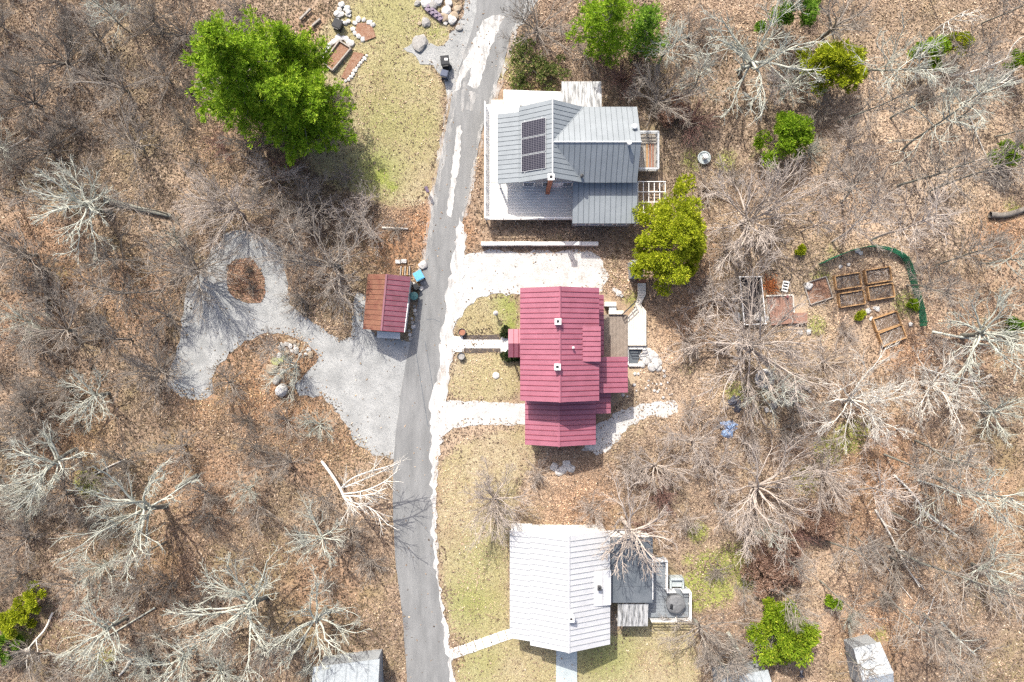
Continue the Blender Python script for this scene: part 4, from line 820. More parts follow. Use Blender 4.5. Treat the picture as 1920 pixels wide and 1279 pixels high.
# ------------------------------------------------------------------ kitchen garden
def raised_bed(px, py, rz, label, L=2.35, W=1.28, h=.48, soil='soil'):
    x, y, _ = P(px, py, h); o = empty('raised_bed', (x, y, 0), R(rz), label, 'raised bed', 'wooden raised beds in the kitchen garden')
    for s in (-1, 1):
        m = MB(); m.box(-L/2, L/2, s*W/2-.05, s*W/2+.05, -.1, h); link('side_board', m.mesh('side_board', 'wood_new'), o)
        m = MB(); m.box(s*L/2-.05, s*L/2+.05, -W/2+.051, W/2-.051, -.1, h-.004); link('end_board', m.mesh('end_board', 'wood_new'), o)
    m = MB(); m.box(-L/2+.05, L/2-.05, -W/2+.05, W/2-.05, -.1, h-.2); link('bed_soil', m.mesh('bed_soil', soil), o)
    V = []; F_ = []; rr2 = np.random.default_rng(int(px)); mb = MB()
    for i in range(60):
        cx, cy = rr2.uniform(-L/2+.12, L/2-.12), rr2.uniform(-W/2+.12, W/2-.12); a = rr2.uniform(0, 3.1); l_ = rr2.uniform(.08, .3); c, s = math.cos(a)*l_, math.sin(a)*l_
        mb.bar((cx-c/2, cy-s/2, h-.19), (cx+c/2, cy+s/2, h-.15), .035, .02)
    so = link('straw', mb.mesh('straw', 'wood_old' if px % 2 else 'bark_pink'), o); so['kind'] = 'stuff'
for a in ((1591,527,9,'raised bed with pale straw, beside the tilted square compost frame'),(1648,516,9,'raised bed with pale straw close to the bend of the green net fence'),(1598,560,9,'raised bed of dark soil below the straw filled bed, beside the compost frame'),
          (1653,547,9,'raised bed with dark soil and grey litter, nearest the green net'),(1664,603,19,'tilted raised bed of dark twiggy soil, upper of the outlying pair'),(1674,629,21,'tilted raised bed of dark twiggy soil, outermost of the outlying pair')): raised_bed(*a)
cf = empty('compost_frame', (*P(1532, 545)[:2], 0), R(18), 'tilted square board frame full of leaves beside the raised beds', 'compost frame')
for s in (-1, 1):
    m = MB(); m.box(-1.1, 1.1, s*1.02-.04, s*1.02+.04, -.05, .3); link('frame_board', m.mesh('frame_board', 'wood_old'), cf); m = MB(); m.box(s*1.1-.04, s*1.1+.04, -.98, .98, -.05, .29); link('frame_board', m.mesh('frame_board', 'wood_old'), cf)
m = MB(); m.box(-1.06, 1.06, -.98, .98, -.05, .1); link('bed_soil', m.mesh('bed_soil', 'leafbed'), cf)
rock('stone', 1514, 537, .36, 'stone_white', 'white stone sitting in the corner of the square compost frame', z=.1)
# green net fence
fp = smooth_poly([(1535,495),(1570,478),(1610,465),(1640,462),(1680,474),(1697,492),(1706,530),(1716,562),(1723,590),(1724,612)], 2, False); fw = PW(fp)
nf = empty('net_fence', (*fw[0], 0), 0, 'curved dark green net fence round the raised beds', 'fence'); fh = 1.15
for i in range(0, len(fw)-1, 4):
    seg = fw[i:i+5]; m = MB(); L = 0
    for a, b_ in zip(seg, seg[1:]):
        d = math.dist(a, b_); n = max(2, int(d/.06)); zg = float(gz(*a))
        for j in range(n): t = j/n; x, y = a[0]+(b_[0]-a[0])*t, a[1]+(b_[1]-a[1])*t; m.bar((x, y, zg+.02), (x, y, zg+fh), .022, .02)
        for k in range(18): zz = zg+.04+k*fh/18; m.bar((*a, zz), (*b_, zz), .02, .024)
    m.build('net_panel', 'net_green', nf); x, y = seg[0]; g = MB(); g.cyl((x, y), .04, .04, -.2, fh+.15, 6); g.build('post', 'net_green', nf)
# sunken framed bed, brown platform, step, sled, orange brush pile
fb = empty('sunken_bed', (*P(1407, 560)[:2], 0), 0, 'long open bed with white rails and dark netted interior', 'garden bed')
m = MB(); m.prism(at([(1388,520),(1427,520),(1434,606),(1396,606)], 0), -.05, .06); m.build('bed_soil', 'bed_dark', fb)
ring = [(1387,519),(1427,519),(1436,607),(1396,609)]; q = at(ring, .75)
for i in range(4): a, b_ = q[i], q[(i+1) % 4]; m = MB(); m.bar((*a, .75), (*b_, .75), .08, .07); m.build('rail', 'white_paint', fb); m = MB(); m.box(a[0]-.05, a[0]+.05, a[1]-.05, a[1]+.05, -.05, .8); m.build('post', 'white_paint', fb)
for i in range(4): a, b_ = q[i], q[(i+1) % 4]; m = MB(); m.bar((*a, .3), (*b_, .3), .03, .55); m.build('side_board', 'wood_old', fb)
bp = empty('brown_platform', (*P(1462, 580)[:2], 0), 0, 'brown boarded garden platform with pale kerbs and a step', 'platform')
deck(bp, at([(1437,555),(1488,553),(1488,606),(1447,610)], .3), .3, 0, .15, 'wood_red', 'wood_old', legs=False)
m = MB(); q = at([(1436,555),(1487,553)], .4); m.bar((*q[0], .36), (*q[1], .36), .12, .14); m.build('kerb', 'deck_cream', bp); m = MB(); q = at([(1487,554),(1489,586)], .4); m.bar((*q[0], .36), (*q[1], .36), .12, .13); m.build('kerb', 'deck_cream', bp)
m = MB(); m.prism(at([(1489,587),(1514,586),(1514,606),(1489,606)], .45), 0, .45); m.build('step', 'wood_red', bp)
sl = empty('garden_sled', (*P(1471, 537)[:2], .02), R(-12), 'white slatted hand cart with a curved handle by the brown platform', 'hand cart')
m = MB(); m.box(-.3, .3, -.5, .5, .12, .2); link('bed', m.mesh('bed', 'white_paint'), sl)
for k in range(3): m = MB(); m.box(-.22, .22, -.35+.28*k, -.22+.28*k, .2, .22); link('slot', m.mesh('slot', 'black_plastic'), sl)
m = MB(); m.tube([(-.25, .5, .18), (-.3, .85, .4), (-.1, 1.15, .55), (.2, 1.1, .55), (.3, .8, .4), (.25, .5, .18)], .04, 6); link('handle', m.mesh('handle', 'dark_metal'), sl)
for s in (-1, 1): m = MB(); m.bar((s*.32-.03, -.35, .11), (s*.32+.03, -.35, .11), .22, .22); link('wheel', m.mesh('wheel', 'black_plastic'), sl)
x, y, _ = P(1473, 557); m = MB(); m.lathe((x, y, .3), [(.12, 0), (.17, .1), (.14, .22), (.05, .26)], 10); m.build('red_pot', 'siding_red', label='small dark red pot on the corner of the brown platform', cat='pot', base=(x, y, .3))
mb = MB()
for i in range(150):
    px, py = random.gauss(1443, 8), random.gauss(536, 9); x, y, _ = P(px, py); a = random.uniform(0, 6.28); l_ = random.uniform(.15, .45); z = max(0, .28-.02*math.hypot(px-1443, py-536)); mb.bar((x, y, z), (x+l_*math.cos(a), y+l_*math.sin(a), z+random.uniform(.02, .15)), .04, .02)
tag(mb.build('brush_heap', 'orange_leaf', base=(*P(1443, 536)[:2], 0)), 'heap of orange pine brush between the long bed and hand cart', 'brush heap', kind='stuff')
for px, py, r_ in ((1381,595,.5),(1418,596,.4),(1430,600,.36),(1437,596,.3),(1380,575,.3),(1375,560,.3),(1500,623,.25),(1515,622,.3),(1422,590,.3)): rock('stone', px, py, r_, 'stone_white', 'pale stone beside the long white railed bed and brown platform', group='pale stones round the long bed')
for px, py, r_ in ((1612,475,.25),(1607,470,.3),(1626,583,.3),(1620,588,.25),(1640,578,.25),(1645,580,.3),(1633,598,.25),(1722,572,.3),(1720,575,.2),(1706,608,.25),(1575,500,.22),(1590,496,.2)): rock('stone', px, py, r_, 'stone_white', 'small white stone on the ground among the raised beds', group='white stones among the raised beds')
fpit = empty('fire_ring', (*P(1433, 710)[:2], 0), 0, 'white stone fire ring under the bare tree behind the sunken bed', 'fire ring')
for i in range(14): a = 2*math.pi*i/14; rock('ring_stone', 1433+15*math.cos(a), 710+15*math.sin(a), .24, 'stone_white', None, parent=fpit, z=0)
m = MB(); x, y, _ = P(1433, 710); m.cyl((x, y), .62, .6, -.05, .06, 14); m.build('ash', 'stone', fpit)
for k in range(26):
    px = 1435+k*3.2+rr.uniform(-8, 8); py = 765-k*1.7+rr.uniform(-12, 12); rock('stone', px, py, rr.uniform(.14, .36), rr.choice(['stone', 'stone_tan', 'stone_white']), 'field stone in the tumbled row behind the fire ring', group='tumbled field stones behind the fire ring')
# heaps under tarps
def heap(px, py, rx, ry, h, mat, name, label, cat, seed, lumps=9):
    x, y, _ = P(px, py); r2 = np.random.default_rng(seed); n = 28; m = MB(); vs = []; k = 7; ph = r2.uniform(0, 6, 5)
    for i in range(k):
        t = i/(k-1)
        for j in range(n):
            a = 2*math.pi*j/n; q = (1+.16*math.sin(3*a+ph[0])+.1*math.sin(5*a+ph[1])+r2.uniform(-.08, .08))*math.cos(t*math.pi/2); vs.append((x+rx*q*math.cos(a), y+ry*q*math.sin(a), -.05+h*math.sin(t*math.pi/2)*(.8+.3*math.sin(2*a+ph[2])+r2.uniform(-.12, .12))))
    m.add(vs, [(i*n+j, i*n+(j+1) % n, (i+1)*n+(j+1) % n, (i+1)*n+j) for i in range(k-1) for j in range(n)]+[tuple(range((k-1)*n, k*n))]); return m.build(name, mat, None, label, cat, base=(x, y, 0))
heap(1364, 803, 1.05, .9, .7, 'tarp_blue', 'tarp_heap', 'crumpled pale blue tarp over a heap behind the red house', 'tarp', 3)
heap(1377, 757, .75, .95, .5, 'tarp_dark', 'tarp_heap', 'dark grey tarp heap between the blue tarp and fire ring', 'tarp', 5)
heap(1348, 800, .42, .45, .5, 'black_plastic', 'rubbish_bag', 'black bag beside the crumpled blue tarp', 'bag', 6)
heap(1500, 1262+0, .5, .5, .4, 'tarp_dark', 'rubbish_bag', 'dark bag lying near the bright green thicket', 'bag', 7)

# ------------------------------------------------------------------ small things round the houses
def planter(px, py, r_, mat, label):
    x, y, _ = P(px, py); o = empty('planter', (x, y, 0), 0, label, 'planter', 'round planters at the walk entrance'); m = MB(); n = 18
    m.lathe((0, 0, 0), [(r_*.8, 0), (r_, .42), (r_, .46), (r_*.86, .46), (r_*.84, .34), (.02, .34)], n); link('pot', m.mesh('pot', 'dark_metal'), o); m = MB(); m.cyl((0, 0), r_*.84, r_*.84, .33, .37, n); link('soil', m.mesh('soil', mat), o)
planter(867, 623, .36, 'terracotta', 'round dark rimmed planter with bare orange soil by the concrete walk'); planter(865.5, 668, .36, 'stone', 'round dark planter with grey soil by the concrete walk')
lp = empty('lawn_lamp', (*P(930, 588)[:2], 0), 0, 'short white lamp post on the front lawn of the red house', 'lamp'); x, y, _ = P(930, 588)
m = MB(); m.cyl((x, y), .09, .07, -.05, .9, 10); m.build('post', 'white_paint', lp); m = MB(); m.lathe((x, y, .9), [(.1, 0), (.22, .05), (.24, .22), (.12, .34), (.02, .4)], 10); m.build('lantern', 'stone_white', lp)
x, y, _ = P(930, 704); m = MB(); m.lathe((x, y, -.05), [(.34, 0), (.33, .12), (.26, .16), (.1, .17)], 13); m.build('stone_disc', 'stone_white', label='pale flat round stone set in the front lawn', cat='stone', base=(x, y, 0))
x, y, _ = P(1320, 296); wc = empty('well_cap', (x, y, 0), 0, 'white capped well head in a grey concrete ring among the brush', 'well cap'); m = MB(); m.lathe((x, y, -.05), [(.62, 0), (.62, .16), (.5, .18), (.48, .1)], 20); m.build('ring', 'concrete_grey', wc); m = MB(); m.lathe((x, y, .0), [(.2, 0), (.2, .5), (.24, .52), (.22, .62), (.05, .66)], 16); m.build('cap', 'white_paint', wc)
x, y, _ = P(803, 360); nb = empty('newspaper_box', (x, y, 0), .4, 'small lilac and dark mail box on a post at the lane edge', 'mail box'); m = MB(); m.box(-.05, .05, -.05, .05, -.05, .9); link('post', m.mesh('post', 'wood_old'), nb); m = MB(); m.prism(rect(-.14, .14, -.28, .28), .9, 1.1); m.add([(-.14,-.28,1.1),(.14,-.28,1.1),(.14,.28,1.1),(-.14,.28,1.1),(0,-.28,1.22),(0,.28,1.22)], [(0,1,4),(3,5,2),(0,4,5,3),(1,2,5,4)]); link('box', m.mesh('box', 'purple_plastic'), nb)
# flagstone path to the white house
for k in range(8):
    a = Vector(P(848+k*14.6, 1226-k*5.1)); b_ = Vector(P(848+(k+1)*14.6-1.2, 1226-(k+1)*5.1+.4)); d = (b_-a).normalized(); nn = Vector((-d.y, d.x, 0))*.48; j = rr.uniform(-.06, .06)
    m = MB(); m.prism([tuple((a-nn)[:2]), tuple((b_-nn+nn*j)[:2]), tuple((b_+nn)[:2]), tuple((a+nn+nn*j)[:2])], -.06, .05+.008*(k % 3)); m.build('paving_slab', 'concrete', label='pale concrete slab in the stepping path across the lawn to the white house', cat='slab', group='stepping path slabs', base=tuple(a))
# loose stones round the red house stairwell
for px, py, r_ in ((1212,660,.5),(1222,668,.55),(1230,680,.6),(1222,688,.5),(1212,676,.45),(1205,668,.4),(1233,690,.35),(1203,682,.4),(1208,652,.3)): rock('stone', px, py, r_, 'stone_white', 'white boulder tumbled beside the basement stairwell', 'boulder', 'white boulders by the stairwell', flat=.5)
for px, py, r_ in ((1155,546,.28),(1160,550,.32),(1165,554,.24),(1151,543,.2)): rock('stone', px, py, r_, 'stone_white', 'white stepping stone on the slope beside the ramp', 'stone', 'white stepping stones by the ramp', flat=.4)
for k in range(28): px, py = rr.uniform(1165, 1260), rr.uniform(690, 760); rock('stone', px, py, rr.uniform(.08, .2), 'stone_white', 'small pale stone scattered on the bank behind the red house', group='pale stones on the bank')
for k, (px, py) in enumerate(((1040,875),(1055,880),(1070,878),(1062,870),(1048,884))): rock('stone', px, py, .45, 'stone_white', 'flat white stone in the row behind the red house wing', group='flat stones behind the wing', flat=.3)
# grey shed half under the cedar, pale shed in the woods, two roofs at the edge
def small_shed(name, label, corners, ze, zr, mat, wm, ridge_t=.5, n=5):
    """corners px (top-left, top-right, bottom-right, bottom-left) of the roof at eave height; ridge parallel to top edge"""
    q = [P(a, b, ze) for a, b in corners]; l = lerp(q[0], q[3], ridge_t); r_ = lerp(q[1], q[2], ridge_t); l = (l[0], l[1], zr); r_ = (r_[0], r_[1], zr)
    c = ((q[0][0]+q[2][0])/2, (q[0][1]+q[2][1])/2, 0); o = empty(name, c, 0, label, name.split("_")[-1])
    slope_panels(o, l, r_, q[0], q[1], n, mat, mat, 'roof'); slope_panels(o, l, r_, q[3], q[2], n, mat, mat, 'roof')
    ii = [lerp(v, (c[0], c[1], v[2]), .09) for v in q]; il = lerp(l, (c[0], c[1], zr), .09); ir = lerp(r_, (c[0], c[1], zr), .09); m = MB()
    vs = [(x, y, -.3) for x, y, z in ii]+[(x, y, ze-.08) for x, y, z in ii]+[(il[0], il[1], zr-.12), (ir[0], ir[1], zr-.12)]
    m.add(vs, [(0,1,2,3),(0,4,5,1),(2,6,7,3),(1,5,9,6,2),(3,7,8,4,0),(4,8,9,5),(7,6,9,8)]); m.build('wall', wm, o)
    m = MB(); m.bar((l[0], l[1], zr+.03), (r_[0], r_[1], zr+.03), .2, .05); m.build('ridge_cap', mat, o); return o
small_shed('garden_shed', 'small pale grey shingled shed among the trees', [(1600,1216),(1650,1204),(1676,1280),(1614,1296)], 2.2, 2.9, 'shingle_pale', 'siding_grey', .64)
small_shed('garden_shed', 'little blue-grey metal shed tucked under the yellow-green cedar', [(1182,488),(1204,488),(1206,522),(1184,522)], 1.9, 2.2, 'grey_roof', 'siding_grey', .5, 3)
small_shed('cabin', 'grey shingled cabin half hidden under pale bare branches beside the lane', [(588,1251),(712,1236),(716,1330),(592,1345)], 2.6, 3.9, 'shingle_grey', 'siding_grey', .5, 6)
small_shed('cabin', 'blue-grey cabin roof behind the bright green thicket', [(1345,1274),(1440,1256),(1450,1330),(1355,1350)], 2.6, 3.9, 'shingle_grey', 'siding_grey', .5, 6)
# ------------------------------------------------------------------ bare trees
def unit(v): return v/(np.linalg.norm(v)+1e-9)
def perp(d, a, g):
    r = np.array([0, 0, 1.]) if abs(d[2]) < .9 else np.array([1., 0, 0]); u = unit(np.cross(d, r)); w = np.cross(d, u); return u*math.cos(a)+w*math.sin(a)
def limb(g, p, d, L, r0, r1, n, wob, up):
    pts = [np.array(p, float)]; d = unit(np.array(d, float)); st = L/n
    for i in range(n):
        d = unit(d+g.normal(0, wob, 3)+np.array([0, 0, up])); pts.append(pts[-1]+d*st)
    return np.array(pts), np.linspace(r0, r1, n+1)
def grow(seed, kind):
    """returns trunk and crown meshes for one bare tree about 10 m tall standing at the origin"""
    g = np.random.default_rng(seed); trunk, crown = [], []
    def sub(pts, rad, level, spec):
        if level >= len(spec): return
        cnt, ratio, ang, wob, up, sides, nseg, rmin, lo = spec[level]
        L0 = np.linalg.norm(np.diff(pts, axis=0), axis=1).sum(); k = max(1, int(g.normal(cnt, cnt*.18)))
        for i in range(k):
            t = lo+(1-lo)*((i+g.uniform(.1, .9))/k); f = t*(len(pts)-1); j = min(int(f), len(pts)-2); fr = f-j
            p = pts[j]*(1-fr)+pts[j+1]*fr; r = rad[j]*(1-fr)+rad[j+1]*fr; d = unit(pts[j+1]-pts[j])
            a = math.radians(g.normal(ang, 10)); v = d*math.cos(a)+perp(d, g.uniform(0, 6.283), g)*math.sin(a)
            if v[2] < -.25: v[2] *= -.4
            L = L0*ratio*g.uniform(.65, 1.2)*(1.15-.5*t); rr0 = max(rmin, r*.62)
            b, br = limb(g, p, v, L, rr0, max(rmin*.55, rr0*.35), nseg, wob, up); crown.append((b, br, sides)); sub(b, br, level+1, spec)
    if kind == 'broad':     # old spreading crown: heavy limbs that fork into long sweeping branches
        t, tr = limb(g, (0, 0, -.3), (g.normal(0, .05), g.normal(0, .05), 1), g.uniform(3.6, 5.2), .27, .2, 5, .05, .05); trunk.append((t, tr, 9)); n = int(g.integers(9, 13)); a0 = g.uniform(0, 6)
        for i in range(n):
            a = a0+2.4*i+g.normal(0, .2); e = math.radians(10+55*((i+.5)/n)+g.normal(0, 7)); b, br = limb(g, t[-1]-np.array([0, 0, g.uniform(0, 1.6)]), (math.cos(a)*math.cos(e), math.sin(a)*math.cos(e), math.sin(e)), g.uniform(4.0, 6.2), .135, .04, 8, .12, .02)
            crown.append((b, br, 6)); sub(b, br, 0, [(6.5, .58, 31, .12, .03, 5, 6, .038, .18), (5.5, .52, 32, .13, .02, 4, 4, .026, .12), (4, .5, 30, .14, 0, 3, 3, .017, .15)])
    elif kind == 'vase':    # many ascending, outward stems and a haze of fine twigs
        t, tr = limb(g, (0, 0, -.3), (0, 0, 1), g.uniform(1.2, 2.6), .2, .17, 3, .05, 0); trunk.append((t, tr, 8)); n = int(g.integers(11, 18)); wb = g.uniform(.09, .2); a0 = g.uniform(0, 6)
        for i in range(n):
            a = a0+2.4*i+g.normal(0, .2); e = math.radians(8+62*((i+.5)/n)**.9+g.normal(0, 6)); b, br = limb(g, t[-1]-np.array([0, 0, g.uniform(0, .9)]), (math.cos(a)*math.cos(e), math.sin(a)*math.cos(e), math.sin(e)), g.uniform(3.6, 6.2), .085, .028, 6, wb, .035)
            crown.append((b, br, 5)); sub(b, br, 0, [(8, .5, 32, wb, .03, 4, 4, .024, .18), (7, .5, 30, .14, .02, 3, 3, .017, .12), (4.4, .55, 28, .14, 0, 3, 2, .0135, .15)])
    elif kind == 'tall':    # forest-grown: long thin pole, high hazy crown
        t, tr = limb(g, (0, 0, -.3), (g.normal(0, .1), g.normal(0, .1), 1), 9.0, .10, .035, 9, .06, .03); trunk.append((t, tr, 7))
        for i in range(16):
            f = 3.4+5.5*(i+g.random())/16; j = min(int(f), 8); p = t[j]+(t[j+1]-t[j])*(f-j); a = i*2.4+g.normal(0, .3); e = math.radians(g.uniform(15, 58)); L = g.uniform(1.8, 3.3)*(1.15-(f-4)/9)
            b, br = limb(g, p, (math.cos(a)*math.cos(e), math.sin(a)*math.cos(e), math.sin(e)), L, .04, .018, 5, .15, .04); crown.append((b, br, 5)); sub(b, br, 0, [(7, .55, 36, .15, .03, 4, 4, .021, .15), (6, .55, 34, .15, .02, 3, 3, .015, .15)])
    elif kind == 'snag':    # dead bleached tree, few limbs
        t, tr = limb(g, (0, 0, -.3), (.25, -.1, 1), 7.0, .17, .07, 8, .08, 0); trunk.append((t, tr, 7))
        for i in range(8):
            f = 2.5+5.3*(i+g.random())/8; j = min(int(f), 7); p = t[j]+(t[j+1]-t[j])*(f-j); a = g.normal(0, .8); e = math.radians(g.uniform(5, 45)); b, br = limb(g, p, (math.cos(a)*math.cos(e), math.sin(a)*math.cos(e), math.sin(e)), g.uniform(2.2, 4.2), .08, .025, 6, .14, 0); crown.append((b, br, 5)); sub(b, br, 0, [(5, .5, 38, .18, 0, 4, 4, .025, .2), (3, .5, 36, .18, 0, 3, 3, .016, .2)])
    else:                   # 'shrub': low twiggy dome from the ground
        t, tr = limb(g, (0, 0, -.15), (0, 0, 1), .5, .07, .06, 2, .03, 0); trunk.append((t, tr, 6))
        for i in range(20):
            a = i*2.4+g.normal(0, .3); e = math.radians(g.uniform(15, 80)); b, br = limb(g, t[1], (math.cos(a)*math.cos(e), math.sin(a)*math.cos(e), math.sin(e)), g.uniform(1.4, 2.4), .03, .014, 4, .14, .02); crown.append((b, br, 4)); sub(b, br, 0, [(8, .5, 35, .15, .02, 3, 3, .014, .15), (4, .5, 32, .15, 0, 3, 2, .011, .15)])
    out = []
    for nm, br in (('trunk', trunk), ('crown', crown)):
        V, F = tube_arrays(br); out.append(np_mesh(nm, V, F, 'bark_grey', smooth=True))
    return out
TPL = {'broad': [grow(100+i, 'broad') for i in range(5)], 'vase': [grow(200+i, 'vase') for i in range(7)], 'tall': [grow(300+i, 'tall') for i in range(5)], 'snag': [grow(400+i, 'snag') for i in range(2)], 'shrub': [grow(500+i, 'shrub') for i in range(3)]}
CROWN_Z = {'broad': 7.0, 'vase': 4.2, 'tall': 7.5, 'snag': 5.5, 'shrub': 1.2}
MARKS = [(430,560,'the grey gravel loop'),(500,160,'the tall bright green pine'),(720,560,'the maroon shed'),(540,690,'the stone heap'),(40,1150,'the juniper clump'),(260,392,'the thick mossy log'),(85,555,'the dark straight log'),(770,960,'the asphalt lane'),(650,1260,'the shingled cabin'),(235,985,'the widest lichen pale tree'),(20,270,'the leaning pale branch'),(75,1190,'the bone white crooked branch'),
    (1255,445,'the yellow-green cedar'),(1620,560,'the raised beds'),(1430,570,'the brown platform'),(1365,800,'the blue tarp'),(1050,790,'the red house wing'),(1190,1060,'the dark flat roof'),(1465,1190,'the bright green thicket'),(1635,1240,'the pale shingled shed'),(1575,122,'the yellow-green conifer'),(1482,250,'the lime green conifer'),(1745,100,'the pale pine sapling'),(1885,400,'the dark curved log'),(1720,960,'the kinked fallen trunk'),(1150,50,'the pine behind the grey house'),(960,1010,'the white house porch'),(1320,296,'the white well cap'),(1835,637,'the net fence trunk'),(1790,1190,'the mossy fallen trunk'),(1433,710,'the stone fire ring')]
ADJ = {'broad': 'spreading bare tree with crooked limbs', 'vase': 'fine-twigged many-stemmed bare tree', 'tall': 'slender bare pole tree', 'snag': 'dead tree with few limbs', 'shrub': 'low twiggy bare shrub'}
BK = {'bark_pale': 'lichen pale', 'bark_grey': 'grey-brown', 'bark_pink': 'pinkish grey', 'bark_dark': 'dark barked', 'bark_red': 'reddish', 'bark_bleached': 'bone white'}
RANK = {}
def rank_labels():
    od = ['nearest', 'second nearest', 'third nearest', 'fourth nearest', 'fifth nearest', 'sixth nearest', 'seventh nearest', 'eighth nearest', 'ninth nearest', 'tenth nearest', 'eleventh nearest', 'twelfth nearest', 'thirteenth nearest', 'fourteenth nearest', 'fifteenth nearest']
    for (what, mark), L in RANK.items():
        L.sort(key=lambda q: q[0])
        for i, (_, o) in enumerate(L): o['label'] = f'{what}, {od[min(i, 14)]} {mark}'.replace('fine-twigged many-stemmed', 'many-stemmed') if len(L) > 1 else f'{what} near {mark}'
def ground_z(x, y): return float(gz(np.array(x), np.array(y)))
TREES = []
def bare(px, py, kind, r, bark, idx=None, hs=None, rz=None, tilt=(0, 0), label=None):
    """px,py: middle of the crown in the photo; r: crown radius in photo px"""
    rad0 = {'broad': 5.6, 'vase': 5.2, 'tall': 2.4, 'snag': 4.2, 'shrub': 2.3}[kind]; k = r*S*.88/rad0; h = hs or k
    zc = CROWN_Z[kind]*h; x, y, _ = P(px, py, zc); z = ground_z(x, y); i = (idx if idx is not None else rng.integers(99)) % len(TPL[kind])
    mk = min(MARKS, key=lambda m: (m[0]-px)**2+(m[1]-py)**2); near = mk[2]; TREES.append((x, y))
    nm = 'bare_shrub' if kind == 'shrub' else 'bare_tree'
    o = empty(nm, (x, y, z), rng.uniform(0, 6.28) if rz is None else rz, label, 'shrub' if kind == 'shrub' else 'tree', ('bare shrubs near ' if kind == 'shrub' else 'bare trees near ')+near)
    if not label: RANK.setdefault((f'{BK[bark]} {ADJ[kind]}', near), []).append((math.hypot(mk[0]-px, mk[1]-py), o))
    o.scale = (k*rng.uniform(.88, 1.12), k*rng.uniform(.88, 1.12), h*rng.uniform(.85, 1.15)); o.rotation_euler.x, o.rotation_euler.y = tilt[0]+rng.normal(0, .07), tilt[1]+rng.normal(0, .07)
    for nm, me in zip(('trunk', 'crown'), TPL[kind][i]):
        c = link(nm, me, o); s = c.material_slots[0]; s.link = 'OBJECT'; s.material = MATS[bark if nm == 'crown' or bark in ('bark_bleached', 'bark_red', 'bark_pink') else ('trunk_mossy' if bark != 'bark_dark' else 'bark_dark')]
B, V_, T, SN, SH = 'broad', 'vase', 'tall', 'snag', 'shrub'
pale, gry, pnk, drk, rd, wht = 'bark_pale', 'bark_grey', 'bark_pink', 'bark_dark', 'bark_red', 'bark_bleached'
